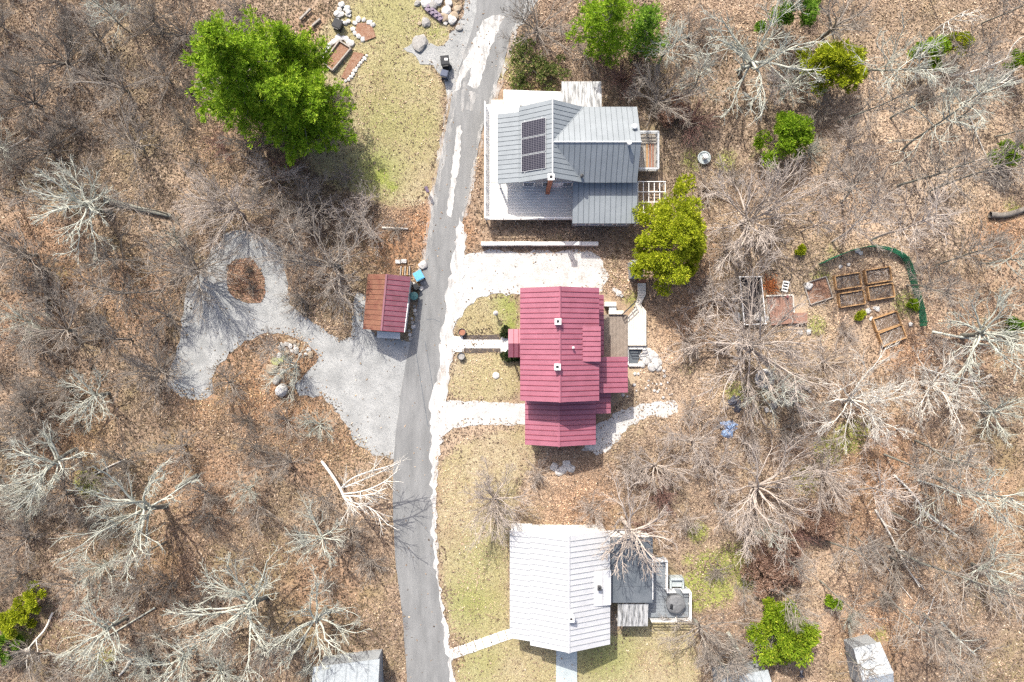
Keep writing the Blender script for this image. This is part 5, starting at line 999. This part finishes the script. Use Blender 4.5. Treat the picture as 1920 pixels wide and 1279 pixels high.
for a in [  # woods across the lane from the houses
    (95,100,V_,95,drk),(205,150,V_,85,gry),(40,180,V_,80,drk),(330,45,V_,80,drk),(300,140,V_,60,gry),(130,375,B,115,pale),(430,390,V_,95,pnk),(235,260,V_,85,gry),(60,270,V_,80,drk),(160,60,V_,70,gry),(420,30,T,60,drk),
    (340,500,V_,110,gry),(615,490,V_,125,gry),(90,620,V_,100,gry),(150,745,B,75,pale),(280,700,V_,75,gry),(70,860,B,95,pale),(235,985,B,122,pale),(440,1180,B,128,pale),(590,1025,B,80,pale),(575,1190,B,105,pale),(180,1200,B,85,pale),(30,1020,V_,70,gry),(530,870,V_,60,gry),
    (60,1240,V_,70,gry),(320,1255,B,80,pale),(370,930,V_,55,gry),(500,330,V_,70,pnk),(570,380,V_,80,gry),(670,400,V_,75,pnk),(250,1110,V_,60,gry),(120,1110,B,60,gry),(20,470,V_,90,gry),(180,480,V_,60,drk),(460,790,SH,40,drk),(560,560,SH,55,gry),(330,840,V_,55,gry),(160,880,V_,50,gry),
    (650,1000,V_,55,gry),(690,1060,SH,50,gry),(480,960,V_,55,gry),(470,540,SH,24,gry),(470,505,SH,22,drk),(300,590,V_,60,gry),(25,780,V_,80,gry),(410,270,SH,40,rd),(530,310,SH,45,rd),(650,330,SH,50,gry),(740,430,SH,35,gry),
    # by and between the houses
    (1010,40,V_,75,gry),(930,945,V_,85,pnk),(1186,1005,B,105,pnk),(1110,960,V_,45,pnk),(1240,880,V_,80,pnk),(1310,830,V_,75,pnk),(1350,880,V_,70,pnk),(1180,880,SH,55,pnk),(1010,890,SH,45,pnk),(1250,930,SH,60,rd),
    # behind the houses
    (1435,75,B,118,pale),(1500,140,B,75,pale),(1585,25,B,85,gry),(1300,60,V_,60,gry),(1240,180,V_,95,gry),(1170,140,SH,70,rd),(1300,220,SH,70,rd),(1420,400,V_,135,pnk),(1330,350,SH,60,pnk),(1420,650,V_,150,pnk),(1350,560,V_,70,pnk),(1440,925,V_,130,pnk),(1300,770,SH,45,pnk),
    (1620,760,V_,115,wht),(1770,720,V_,100,wht),(1880,630,B,105,pale),(1320,1190,V_,95,gry),(1395,1240,B,60,gry),(1455,1055,SH,68,rd),(1500,1010,SH,50,rd),(1540,990,SH,45,rd),(1560,890,V_,75,pnk),(1700,1060,V_,70,gry),(1620,1060,T,50,gry),(1800,1100,T,75,gry),(1890,1090,B,85,pale),
    (1880,930,T,80,pale),(1900,780,B,70,pale),(1850,860,T,70,gry),(1750,880,T,55,gry),(1840,1220,T,60,gry),(1760,1180,T,60,gry),(1660,1130,SH,40,gry),(1590,1130,T,40,gry),(1700,960,T,60,pnk),(1780,1010,T,60,gry),(1510,1080,T,40,gry),
    (1690,330,T,70,gry),(1740,420,T,65,pnk),(1800,300,T,65,gry),(1600,270,V_,60,pnk),(1650,175,T,55,gry),(1860,130,SN,55,wht),(1880,310,T,70,gry),(1700,60,T,65,pale),(1790,30,SN,60,wht),(1890,40,T,60,gry),(1560,330,V_,60,pnk),(1640,430,T,55,pnk),(1820,220,T,70,pale),(1770,160,T,60,gry),(1540,200,V_,50,gry),
    (1590,620,SH,40,pnk),(1560,680,V_,60,pnk),(1800,520,T,55,gry),(1860,480,T,55,gry),(1720,500,SH,35,pnk),(1690,700,SH,45,pnk),(1500,760,V_,60,gry),(1480,810,V_,60,gry),(1400,830,SH,50,pnk),(1290,980,SH,55,pnk),(1210,990,SH,35,rd),(1100,100,SH,45,gry),(1370,470,SH,60,pnk),(1290,640,SH,55,pnk),(1350,640,SH,40,pnk),(1320,540,SH,40,pnk)]:
    bare(*a)
def leaning_snag():
    g = np.random.default_rng(77); x, y, _ = P(604, 866); o = empty('dead_tree', (x, y, 0), 0, 'bone white dead tree leaning over the gravel mouth towards the lane', 'tree'); org = np.array([x, y, 0])
    def path(pts, r0, r1, k):
        q = smooth_poly([(a, b) for a, b, _ in pts], 2, False); zz = np.interp(np.linspace(0, 1, len(q)), np.linspace(0, 1, len(pts)), [p[2] for p in pts]); return np.array([P(a, b, z) for (a, b), z in zip(q, zz)])-org, np.linspace(r0, r1, len(q)), k
    t = path([(604,866,0),(622,890,1.6),(638,915,3.2),(646,935,4.2)], .15, .11, 7); V, F = tube_arrays([t]); link('trunk', np_mesh('trunk', V, F, 'bark_bleached', smooth=True), o); br = []
    for pts in ([(640,915,3.2),(668,905,3.8),(705,890,4.4),(750,866,5)], [(645,926,3.8),(680,922,4.4),(715,908,5),(745,884,5.4)], [(646,934,4.2),(668,945,4.6),(695,950,5),(728,985,5.4)], [(640,915,3.2),(660,895,4),(700,882,4.6),(735,872,5)], [(646,935,4.2),(655,945,5),(672,952,5.6)], [(645,930,4),(690,930,4.6),(725,915,5)]):
        b, r_, k = path(pts, .085, .03, 5); br.append((b, r_, k))
        for i in range(9):
            j = g.integers(2, len(b)-1); c, cr = limb(g, b[j], unit(b[j]-b[j-1])+g.normal(0, .45, 3), g.uniform(.8, 2.2), .04, .016, 4, .12, .02); br.append((c, cr, 4))
            for _ in range(4): m = g.integers(1, 4); e, er = limb(g, c[m], unit(c[m]-c[m-1])+g.normal(0, .45, 3), g.uniform(.4, 1.1), .022, .012, 3, .12, 0); br.append((e, er, 3))
    V, F = tube_arrays(br); link('crown', np_mesh('crown', V, F, 'bark_bleached', smooth=True), o)
leaning_snag()
# slim young trees filling the woods (woodland left of no particular order)
lf_ = lambda px: px < 700; fill = 0; tries = 0; ALLH = HARD+BUILT+LAWN
while fill < 135 and tries < 9000:
    tries += 1; px, py = random.uniform(-20, 1940), random.uniform(-20, 1300); x, y, _ = P(px, py)
    if (620 < px < 1290 and not (1230 < px and 20 < py < 330)) or (not lf_(px) and fill > 85) or bool(anyin(np.array([x]), np.array([y]), ALLH)[0]) or (1370 < px < 1730 and 450 < py < 660) or any((x-a)**2+(y-b)**2 < 2.2**2 for a, b in TREES): continue
    lf = px < 700; kd = random.choice([T, SH, V_, V_, V_, V_] if lf else [T, T, T, SH]); zc = CROWN_Z[kd]*.8; k_ = H/(H-zc)
    bare(960+(px-960)*k_, 639.5+(py-639.5)*k_, kd, random.uniform(28, 50) if kd != V_ else random.uniform(42, 75), random.choice([gry, gry, drk, pale] if lf else [gry, pnk, gry, pale])); fill += 1

rank_labels()
# ------------------------------------------------------------------ evergreens
def tuft_arrays(P_, D_, L, W, n, g, droop=.0):
    """needle tufts: n narrow blades fanning round direction D_ at each point"""
    N = len(P_); d = D_[:, None]+g.normal(0, .62, (N, n, 3)); d /= np.linalg.norm(d, axis=2)[..., None]+1e-9
    l = L*g.uniform(.6, 1.25, (N, n, 1)); s = np.cross(d, np.array([0, 0, 1.])+.6*D_[:, None]+g.normal(0, .55, (N, n, 3))); s /= np.linalg.norm(s, axis=2)[..., None]+1e-9; s *= W*g.uniform(.7, 1.3, (N, n, 1))
    p = np.repeat(P_[:, None], n, 1)+g.normal(0, L*.15, (N, n, 3)); tip = p+d*l; mid = p+d*l*.5
    V = np.stack([p, mid+s, tip, mid-s], 2).reshape(-1, 3); F = np.arange(N*n*4).reshape(-1, 4); return V, F
def evergreen(px, py, zc, pts_fn, n, L, W, blades, cols, seed, label, name='evergreen_tree', cat='tree', trunk_h=8, tr=.2, group=None, height_tint=None):
    g = np.random.default_rng(seed); x, y, _ = P(px, py, zc); zb = ground_z(x, y); o = empty(name, (x, y, zb), 0, label, cat, group)
    Pt, Dr, br = pts_fn(g, n); V, F = tuft_arrays(Pt, Dr, L, W, blades, g); t = g.random(len(Pt)); c0, c1, c2 = (np.array(c) for c in cols)
    cl = c0+(c1-c0)*t[:, None]; pick = g.random(len(Pt)) < .14; cl[pick] = c2; cl = np.repeat(cl*(.8+.4*g.random((len(Pt), 1))), blades, 0)*(.88+.24*g.random((len(Pt)*blades, 1)))
    link('crown', np_mesh('crown', V, F, 'needle_tint', cl), o); b = [(np.array([(0, 0, -.3), (0, 0, trunk_h*.5), (.1, 0, trunk_h)]), np.array([tr, tr*.7, .04]), 8)]+br
    V, F = tube_arrays(b); link('trunk', np_mesh('trunk', V, F, 'bark_dark', smooth=True), o); return o
def pine_fn(rad, h, z0, layers=9, arms=7, lop=None):
    def fn(g, n):
        ps, ds, br = [], [], []; per = max(4, n//(layers*arms))
        for i in range(layers):
            f = i/(layers-1); z = z0+(h-z0)*f; R_ = rad*(1.0-.80*f**1.25)*(.6+.4*min(1, f*4+.4))
            for j in range(arms if f < .85 else 4):
                a = 6.283*j/arms+i*1.1+g.normal(0, .3); q = R_*g.uniform(.5, 1.25)
                if lop is not None: q *= 1-.45*max(0, math.cos(a-lop))
                d = np.array([math.cos(a), math.sin(a), 0]); s0 = np.array([0, 0, z-.2]); e = s0+d*q+np.array([0, 0, q*.25+g.normal(0, .25)]); br.append((np.array([s0, s0*.45+e*.55, e]), np.array([.07, .045, .014]), 5)); side = np.array([-d[1], d[0], 0])
                k = max(3, int(q*2.3)); m_ = max(6, int(per*(.35+.65*q/rad)/k))
                for c_ in range(k):   # sprays along the bough
                    t = .25+.8*(c_+g.uniform(.2, .8))/k; w_ = g.normal(0, .16+.22*t)*min(1.3, q*.4); c = s0+(e-s0)*min(t, 1.04)+side*w_+np.array([0, 0, g.normal(.05, .12)])
                    ps.append(c+g.normal(0, 1, (m_, 3))*np.array([.24, .24, .11])); ds.append(np.tile(d*.7+side*np.sign(w_)*.35+np.array([0, 0, .75]), (m_, 1)))
        return np.concatenate(ps), np.concatenate(ds), br
    return fn
def dome_fn(rx, ry, h, z0=.3, lumps=26, fill=.25):
    def fn(g, n):
        ps, ds, br = [], [], []; lumps2 = int(lumps*1.9); ph = g.uniform(0, 6, 4)
        for i in range(lumps2):
            a = g.uniform(0, 6.283); u = g.random()**.5; ed = 1+.17*math.sin(2*a+ph[3])+.15*math.sin(3*a+ph[0])+.13*math.sin(5*a+ph[1])+.08*math.sin(9*a+ph[2]); dome = math.sqrt(max(0.02, 1-u*u))
            if math.sin(3*a+ph[1])*math.cos(6*u+ph[2]) > .6: continue
            c = np.array([rx*.9*u*ed*math.cos(a), ry*.9*u*ed*math.sin(a), z0+(h-z0)*(.12+.8*dome)*g.uniform(.72, 1.06)]); s = g.uniform(.13, .26)*min(rx, ry)*(1 if rx > 3 else 1.35)+.1
            m_ = n//lumps2; v = g.normal(0, 1, (m_, 3)); v /= np.linalg.norm(v, axis=1)[:, None]; v[:, 2] = np.abs(v[:, 2])*.8; r = s*(g.random(m_)**.4)[:, None]; out = np.array([math.cos(a)*u, math.sin(a)*u, .7])
            ps.append(c+v*r*np.array([1, 1, .8])); ds.append(v*.5+out); br.append((np.array([(0, 0, h*.2), c*.6+np.array([0, 0, h*.1]), c]), np.array([.05, .035, .012]), 4))
        return np.concatenate(ps), np.concatenate(ds), br
    return fn
BRN = [(.30, .19, .14), (.44, .30, .225), (.55, .41, .32)]; LIME = [(.15, .27, .015), (.28, .43, .025), (.42, .55, .05)]; YEL = [(.24, .30, .015), (.42, .47, .025), (.56, .58, .05)]; DEEP = [(.10, .22, .02), (.19, .34, .03), (.30, .44, .06)]
evergreen(447, 128, 9, pine_fn(5.0, 15, 2.5, 12, 9), 17000, .30, .04, 6, LIME, 11, 'tall bright green pine with broad tiered crown beside the lawn', 'pine_tree', trunk_h=14.5, tr=.3)
evergreen(551, 192, 7, pine_fn(4.2, 11.5, 1.8, 10, 9), 14000, .30, .04, 6, LIME, 12, 'lower green pine with ragged boughs over the lawn, touching the tall pine', 'pine_tree', trunk_h=11, tr=.26)
evergreen(552, 95, 6, pine_fn(2.3, 9.5, 1.8, 8, 7), 5000, .28, .04, 6, LIME, 13, 'narrow bright green pine between the tall pine and the stone edged beds', 'pine_tree', trunk_h=9, tr=.18)
evergreen(1258, 448, 4, dome_fn(3.6, 4.4, 7.5, .4, 44), 10000, .24, .04, 6, YEL, 14, 'rounded yellow-green cedar between the pergola and small metal shed', 'cedar_tree', trunk_h=6.5, tr=.2)
evergreen(1140, 40, 6, pine_fn(3.0, 10, 2, 8, 6), 4500, .28, .035, 6, LIME, 15, 'bright green pine behind the weathered tin entry roof', 'pine_tree', trunk_h=9.5, tr=.2)
evergreen(1205, 60, 4, pine_fn(2.4, 7.5, 1.5, 7, 6, 3.1), 2400, .28, .035, 6, DEEP, 16, 'loose thin pine beside the bright green pine behind the grey house', 'pine_tree', trunk_h=7, tr=.15)
evergreen(1575, 122, 4, dome_fn(2.4, 2.4, 6, .5, 22), 4800, .24, .04, 6, YEL, 17, 'yellow-green conifer half veiled by pale branches in the woods', 'cedar_tree', trunk_h=5.5, tr=.15)
evergreen(1482, 250, 3.5, dome_fn(2.0, 2.0, 5, .4, 20), 4200, .22, .035, 6, LIME, 18, 'lime green round conifer on the leafy slope', 'cedar_tree', trunk_h=4.5, tr=.13)
evergreen(1466, 1190, 2.5, dome_fn(2.8, 2.8, 4.2, .2, 30), 6500, .24, .04, 6, [(.17, .28, .015), (.31, .42, .03), (.46, .52, .05)], 19, 'dense bright green thicket near the cabin roof', 'evergreen_shrub', 'shrub', 3, .1)
for k, (px, py, r_, h_, cl, lb) in enumerate([(1450,1062,2.7,2.6,BRN,'russet brown leafy shrub mound beside the bright green thicket'),(1535,985,1.7,1.8,BRN,'smaller russet leafy shrub on the slope near the fallen trunks'),(1260,215,1.6,1.6,BRN,'russet leafy shrub in the brush behind the grey house balcony'),(1740,100,1.4,4.5,LIME,'pale green pine sapling, larger of a pair among bare poles'),(1795,82,1.0,4,YEL,'yellowish pine sapling beside a paler green one among bare poles'),(1885,288,1.1,3.5,LIME,'small green pine sapling near the slender poles on the slope'),(1915,110,.9,3.5,LIME,'green sapling at the far wood edge beyond the bone white snag'),(1475,18,2.6,6,DEEP,'dark green conifer hidden behind the pale spreading tree'),
    (30,1155,1.5,2.5,YEL,'yellow-green juniper clump in the mossy woods'),(75,1120,1.1,2.2,YEL,'smaller yellow-green juniper beside the juniper clump'),(10,1215,1.3,2.6,DEEP,'dark green juniper behind the yellow-green juniper clump'),(1562,1126,.6,2.0,LIME,'tiny bright green sapling near the bright green thicket'),(1500,470,.3,.5,YEL,'low yellow-green tuft near the net fence end'),(1610,593,.35,.45,YEL,'yellow-green herb clump among the raised beds'),(1708,570,.65,.45,[(.22,.36,.02),(.34,.46,.03),(.42,.5,.05)],'bright yellow-green plant against the green net'),
    (1905,610,.7,2,DEEP,'small dark green sapling beyond the net fence')]):
    evergreen(px, py, h_*.5, dome_fn(r_, r_, h_, .1, 9), int(1500*max(.35, r_*.8)), .2, .035, 6, cl, 40+k, lb, 'evergreen_shrub', 'shrub', h_*.7, .05)
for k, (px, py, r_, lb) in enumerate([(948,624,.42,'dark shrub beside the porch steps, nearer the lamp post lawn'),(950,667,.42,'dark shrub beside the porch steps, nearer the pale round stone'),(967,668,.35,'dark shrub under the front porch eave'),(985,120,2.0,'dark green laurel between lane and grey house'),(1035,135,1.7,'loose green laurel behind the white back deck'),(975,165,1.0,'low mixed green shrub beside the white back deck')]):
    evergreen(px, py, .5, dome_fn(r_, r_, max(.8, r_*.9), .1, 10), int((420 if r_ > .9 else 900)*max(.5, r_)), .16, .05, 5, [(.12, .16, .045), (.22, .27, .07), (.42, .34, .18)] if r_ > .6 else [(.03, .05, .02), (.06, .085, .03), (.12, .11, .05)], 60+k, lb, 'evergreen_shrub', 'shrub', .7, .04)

# ------------------------------------------------------------------ fallen trunks and logs
def log(pts, r0, r1, bark, label, group=None, z=.15, forks=0, seed=0):
    g = np.random.default_rng(seed); q = [P(a, b) for a, b in smooth_poly(pts, 2, False)]; n = len(q); pp = np.array([(x, y, ground_z(x, y)+z+(.5*i/n if forks else 0)) for i, (x, y, _) in enumerate(q)]); br = [(pp, np.linspace(r0, r1, n), 7)]; forks = max(forks, 4) if forks else 0; o = empty('fallen_trunk', tuple(pp[0]-np.array([0, 0, z])), 0, label, 'log', group)
    V, F = tube_arrays(br); link('stem', np_mesh('stem', V-pp[0]+np.array([0, 0, z]), F, bark, smooth=True), o)
    if forks:
        for i in range(forks):
            br = []
            f = g.uniform(.35, 1)*(n-2); j = int(f); d = unit(pp[j+1]-pp[j]); a = g.choice([-1, 1])*g.uniform(.35, .9); v = np.array([d[0]*math.cos(a)-d[1]*math.sin(a), d[0]*math.sin(a)+d[1]*math.cos(a), g.uniform(0, .4)]); b, r_ = limb(g, pp[j], v, g.uniform(.8, 2.4), r1*.9+.02, .02, 5, .15, 0); br.append((b, r_, 4))
            for _ in range(3): k = g.integers(1, 5); b2, r2_ = limb(g, b[k], unit(b[k]-b[k-1])+g.normal(0, .5, 3)*np.array([1, 1, .3]), g.uniform(.4, 1.1), .025, .012, 3, .15, 0); br.append((b2, r2_, 3))
            V, F = tube_arrays(br); link('branch', np_mesh('branch', V-pp[0]+np.array([0, 0, z]), F, bark, smooth=True), o)
log([(1855,403),(1880,405),(1905,398),(1935,385)], .3, .24, 'bark_dark', 'dark curved log lying on orange leaves at the wood edge', z=.3)
log([(1640,955),(1668,1000),(1690,1050),(1715,1095)], .11, .05, 'bark_bleached', 'long pale fallen pole curving down the slope', forks=3, seed=1)
log([(1675,890),(1715,930),(1735,968),(1765,985)], .11, .06, 'bark_bleached', 'pale kinked fallen trunk on the slope above the long curved pole', forks=3, seed=2)
log([(1720,900),(1770,915),(1800,930)], .12, .06, 'bark_pale', 'lichen pale fallen trunk pointing to the wood edge', forks=4, seed=3)
log([(1735,960),(1770,985),(1795,1005)], .14, .09, 'bark_pale', 'short pale log below the kinked fallen trunk', seed=4)
log([(1745,1115),(1730,1150),(1716,1185)], .06, .04, 'bark_bleached', 'thin straight pale stick standing out on the leaf slope', seed=5)
log([(1755,1160),(1785,1190),(1820,1222)], .12, .06, 'bark_pale', 'mossy pale fallen trunk beyond the shingled shed', forks=3, seed=6)
log([(1630,1005),(1660,1060),(1690,1100),(1705,1120)], .06, .03, 'bark_bleached', 'thin pale whip lying beside the long curved pole', seed=7)
log([(1740,622),(1780,632),(1835,637),(1880,640)], .14, .08, 'bark_pale', 'pale grey trunk lying out from the green net fence', forks=4, seed=8, z=.5)
log([(105,1145),(95,1175),(75,1195),(60,1215)], .12, .06, 'bark_bleached', 'bone white crooked branch in the dark mossy woods', forks=5, seed=9)
log([(247,1235),(235,1255),(226,1264)], .13, .1, 'bark_bleached', 'short white log in the woods near the juniper', seed=10)
log([(290,1140),(240,1170),(190,1200)], .09, .05, 'bark_pale', 'slim straight pale trunk lying in the mossy woods', seed=11)
log([(240,860),(210,872),(180,890)], .08, .05, 'bark_bleached', 'pale snapped branch above the spreading lichen pale tree', seed=12)
log([(718,428),(742,429),(766,430)], .1, .08, 'bark_bleached', 'white pole lying straight in the thicket behind the maroon shed', seed=13)
log([(372,890),(345,905),(330,915)], .2, .16, 'trunk_mossy', 'thick mossy grey log end near the spreading tree', seed=14)
log([(85,508),(83,540),(86,600)], .16, .14, 'bark_dark', 'dark straight log on bright brown leaves deep in the woods', z=.2, seed=15)
log([(200,375),(260,392),(322,405)], .26, .2, 'trunk_mossy', 'thick mossy log lying by the big lichen pale tree', z=.25, seed=16)
log([(0,285),(30,272),(52,258)], .09, .05, 'bark_bleached', 'thin pale leaning branch at the wood edge facing the pine', seed=17)
log([(1360,1180),(1375,1205),(1392,1235)], .2, .14, 'bark_pale', 'leaning pale dead trunk beside the bright green thicket', z=.5, seed=18)
log([(1775,148),(1830,138),(1880,115)], .1, .07, 'bark_bleached', 'bright white leaning dead branch on the slope', forks=5, z=1.0, seed=19)
log([(1725,690),(1770,705),(1830,715)], .08, .05, 'bark_bleached', 'slim white pole lying below the raised beds', forks=3, seed=20)
log([(1820,215),(1840,270),(1855,305)], .05, .03, 'bark_bleached', 'very thin pale pole on the upper slope', seed=21)

# ------------------------------------------------------------------ ground cover: fallen leaves, grass, brush (nobody could count these)
def scatter(n, pad=3):
    return rng.uniform(-51, 51, n), rng.uniform(-35, 35, n)
x, y = scatter(520000); hard = anyin(x, y, HARD); built = anyin(x, y, BUILT); lw = lawnm(x, y)
dens = np.where(lw, .14, 1.0)*(.35+.9*nB(x, y)); hf_ = grid_at(blur(anyin(GX, GY, HARD).astype(float), 2), x, y); dens = np.where(hard, np.where((hf_ < .78) & ~inpoly(x, y, road_poly), .22*dens, .008), dens); dens = np.where(inpoly(x, y, isle_poly), 1, dens); dens = np.where(built, .0, dens)*(1-.75*blobs(x, y, MOSS)*(nC(x, y) > .3))
keep = rng.random(len(x)) < dens; x, y = x[keep], y[keep]; N = len(x); z = gz(x, y)+.012+.05*rng.random(N)*np.where(hard[keep], 0, 1)+np.where(hard[keep], .06, 0)
a = rng.uniform(0, 6.283, N); l = rng.uniform(.055, .12, N)*np.where(rng.random(N) < .1, 1.4, 1); wd_ = l*rng.uniform(.45, .75, N); tl = rng.normal(0, .45, (N, 2))
ca, sa_ = np.cos(a), np.sin(a)
def corner(u, v): return np.stack([x+ca*u*l-sa_*v*wd_, y+sa_*u*l+ca*v*wd_, z+u*l*tl[:, 0]+v*wd_*tl[:, 1]+.02], 1)
Vv = np.stack([corner(-1, 0), corner(0, -.8), corner(1, 0), corner(0, .8)], 1).reshape(-1, 3)
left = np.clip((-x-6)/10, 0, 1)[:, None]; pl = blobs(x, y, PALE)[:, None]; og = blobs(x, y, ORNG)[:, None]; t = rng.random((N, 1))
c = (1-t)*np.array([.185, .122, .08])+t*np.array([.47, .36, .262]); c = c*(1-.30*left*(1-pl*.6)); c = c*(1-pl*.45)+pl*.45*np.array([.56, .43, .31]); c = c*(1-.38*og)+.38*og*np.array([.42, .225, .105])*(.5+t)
ol = np.clip(nA(x+40, y)*2-1.05, 0, 1)[:, None]; c = c*(1-.4*ol)+.4*ol*np.array([.25, .22, .10])*(.6+.8*t); c *= ((.5+.9*nB(x, y)*(.5+nA(x, y)))*(.62+.76*nC(x, y)))[:, None]*(.75+.5*rng.random((N, 1))); dk = (rng.random(N) < .13) & ~lw[keep]; c[dk] *= .4; br_ = rng.random(N) < .05; c[br_] = np.array([.64, .52, .39])*(.8+.3*rng.random((br_.sum(), 1)))
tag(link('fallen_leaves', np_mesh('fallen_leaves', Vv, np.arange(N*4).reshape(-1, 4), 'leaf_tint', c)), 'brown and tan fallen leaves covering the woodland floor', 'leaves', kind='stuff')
# lawn grass tufts
x, y = scatter(900000); gm = np.where(lawnm(x, y), 1.0, 0)*(.4+.9*nB(x, y)); gm = np.maximum(gm, blobs(x, y, MOSS)*.8); gm = np.where(anyin(x, y, HARD+BUILT), 0, gm); keep = rng.random(len(x)) < gm; x, y = x[keep], y[keep]
if len(x) > 170000: x, y = x[:170000], y[:170000]
N = len(x); z = gz(x, y); a = rng.uniform(0, 6.283, N); h_ = rng.uniform(.05, .13, N); w_ = rng.uniform(.015, .035, N); ln = rng.normal(0, .08, (N, 2))
Vv = np.stack([np.stack([x+np.cos(a)*w_, y+np.sin(a)*w_, z-.01], 1), np.stack([x-np.cos(a)*w_, y-np.sin(a)*w_, z-.01], 1), np.stack([x+ln[:, 0], y+ln[:, 1], z+h_], 1)], 1).reshape(-1, 3)
gn = np.clip(blobs(x, y, GREEN)*.8+blobs(x, y, MOSS)*.7+(nA(x, y)-.58)*.5+(nB(x, y)-.5)*.25, 0, 1)[:, None]; c = (1-gn)*np.array([.47, .40, .24])+gn*np.array([.25, .30, .07]); bn = np.clip(nA(x-30, y+9)*2.2-1.0, 0, 1)[:, None]*(1-gn); c = c*(1-.6*bn)+.6*bn*np.array([.33, .24, .15]); st = np.clip(nA(x+77, y-31)*2.4-1.2, 0, 1)[:, None]; c = c*(1-.5*st)+.5*st*np.array([.60, .53, .36]); c *= (.5+.9*rng.random((N, 1)))*(.7+.6*nB(x, y))[:, None]
tag(link('grass', np_mesh('grass', Vv, np.arange(N*3).reshape(-1, 3), 'leaf_tint', c)), 'short straw and olive spring grass on the lawns', 'grass', kind='stuff')
# brush: thin upright twigs and whips
BRUSH = [(620,400,120,1),(720,380,90,.8),(560,470,90,.8),(1200,150,120,1),(1290,250,90,1),(1400,420,150,.8),(1450,1050,80,1),(1250,900,110,.9),(930,940,80,.8),(1330,840,100,.9),(1450,900,120,.8),(1320,1180,90,.9),(1420,640,140,.7),(150,150,220,.7),(100,650,150,.6),(1640,740,120,.7),(1180,450,30,.7),(400,330,140,.7),(1060,430,60,.6),(1120,430,40,.9),(1040,860,60,.6),(1160,870,70,.7),(1700,1050,160,.5),(520,880,120,.5),(1520,790,80,.8),(1500,200,100,.6),(1350,560,80,.7),(1060,60,90,.5)]
x, y = scatter(560000); d_ = np.maximum(blobs(x, y, BRUSH), np.where(x < -6, .62, .42)*nA(x, y)); d_ = np.where(anyin(x, y, HARD+BUILT+LAWN), 0, d_)*(.2+1.1*nB(x, y)); keep = rng.random(len(x)) < d_*.62; x, y = x[keep][:170000], y[keep][:170000]; N = len(x); z = gz(x, y)
L = rng.uniform(.35, 1.25, N); az = rng.uniform(0, 6.283, N); e = rng.uniform(.15, 1.2, N); tip = np.stack([x+L*np.cos(az)*np.cos(e), y+L*np.sin(az)*np.cos(e), z+L*np.sin(e)], 1); r_ = rng.uniform(.008, .018, N); tri = []
for k in range(3): q = az+1.571+k*2.094; tri.append(np.stack([x+r_*np.cos(q), y+r_*np.sin(q), z+r_*(k == 1)*2], 1))
Vv = np.stack(tri+[tip], 1).reshape(-1, 3); b4 = np.arange(N)[:, None]*4; F = np.concatenate([b4+np.array([[0, 1, 3]]), b4+np.array([[1, 2, 3]]), b4+np.array([[2, 0, 3]])], 1).reshape(-1, 3)
c = np.array([.30, .24, .195])*(.6+.8*rng.random((N, 1))); rp = np.clip(nD(x, y)*1.6-.6, 0, 1)[:, None]; c = c*(1-.35*rp)+.35*rp*np.array([.42, .22, .17])
tag(link('brush', np_mesh('brush', Vv, F, 'twig_tint', np.repeat(c, 3, 0))), 'grey-brown leafless brush and whips standing over the leaf litter', 'brush', kind='stuff')
# loose gravel on the drives
x, y = scatter(500000); keep = anyin(x, y, [loop_poly, park_poly, drive_poly, path_poly, turn_poly, verge_poly]) & ~anyin(x, y, [road_poly]); x, y = x[keep][:60000], y[keep][:60000]; N = len(x); r_ = rng.uniform(.015, .045, N); a = rng.uniform(0, 6.283, N)
Vv = np.stack([np.stack([x+r_*np.cos(a+k*2.094), y+r_*np.sin(a+k*2.094), np.full(N, .025)], 1) for k in range(3)]+[np.stack([x, y, .04+r_*.9], 1)], 1).reshape(-1, 3); b4 = np.arange(N)[:, None]*4
F = np.concatenate([b4+np.array([[0, 1, 3]]), b4+np.array([[1, 2, 3]]), b4+np.array([[2, 0, 3]])], 1).reshape(-1, 3); wht_ = anyin(x, y, [park_poly, drive_poly, path_poly, verge_poly])[:, None]; c = np.where(wht_, np.array([[.6, .59, .56]]), np.array([[.38, .395, .40]]))*(.55+.75*rng.random((N, 1)))
tag(link('loose_gravel', np_mesh('loose_gravel', Vv, F, 'twig_tint', np.repeat(c, 3, 0))), 'loose gravel stones on the drives and parking', 'gravel', kind='stuff')
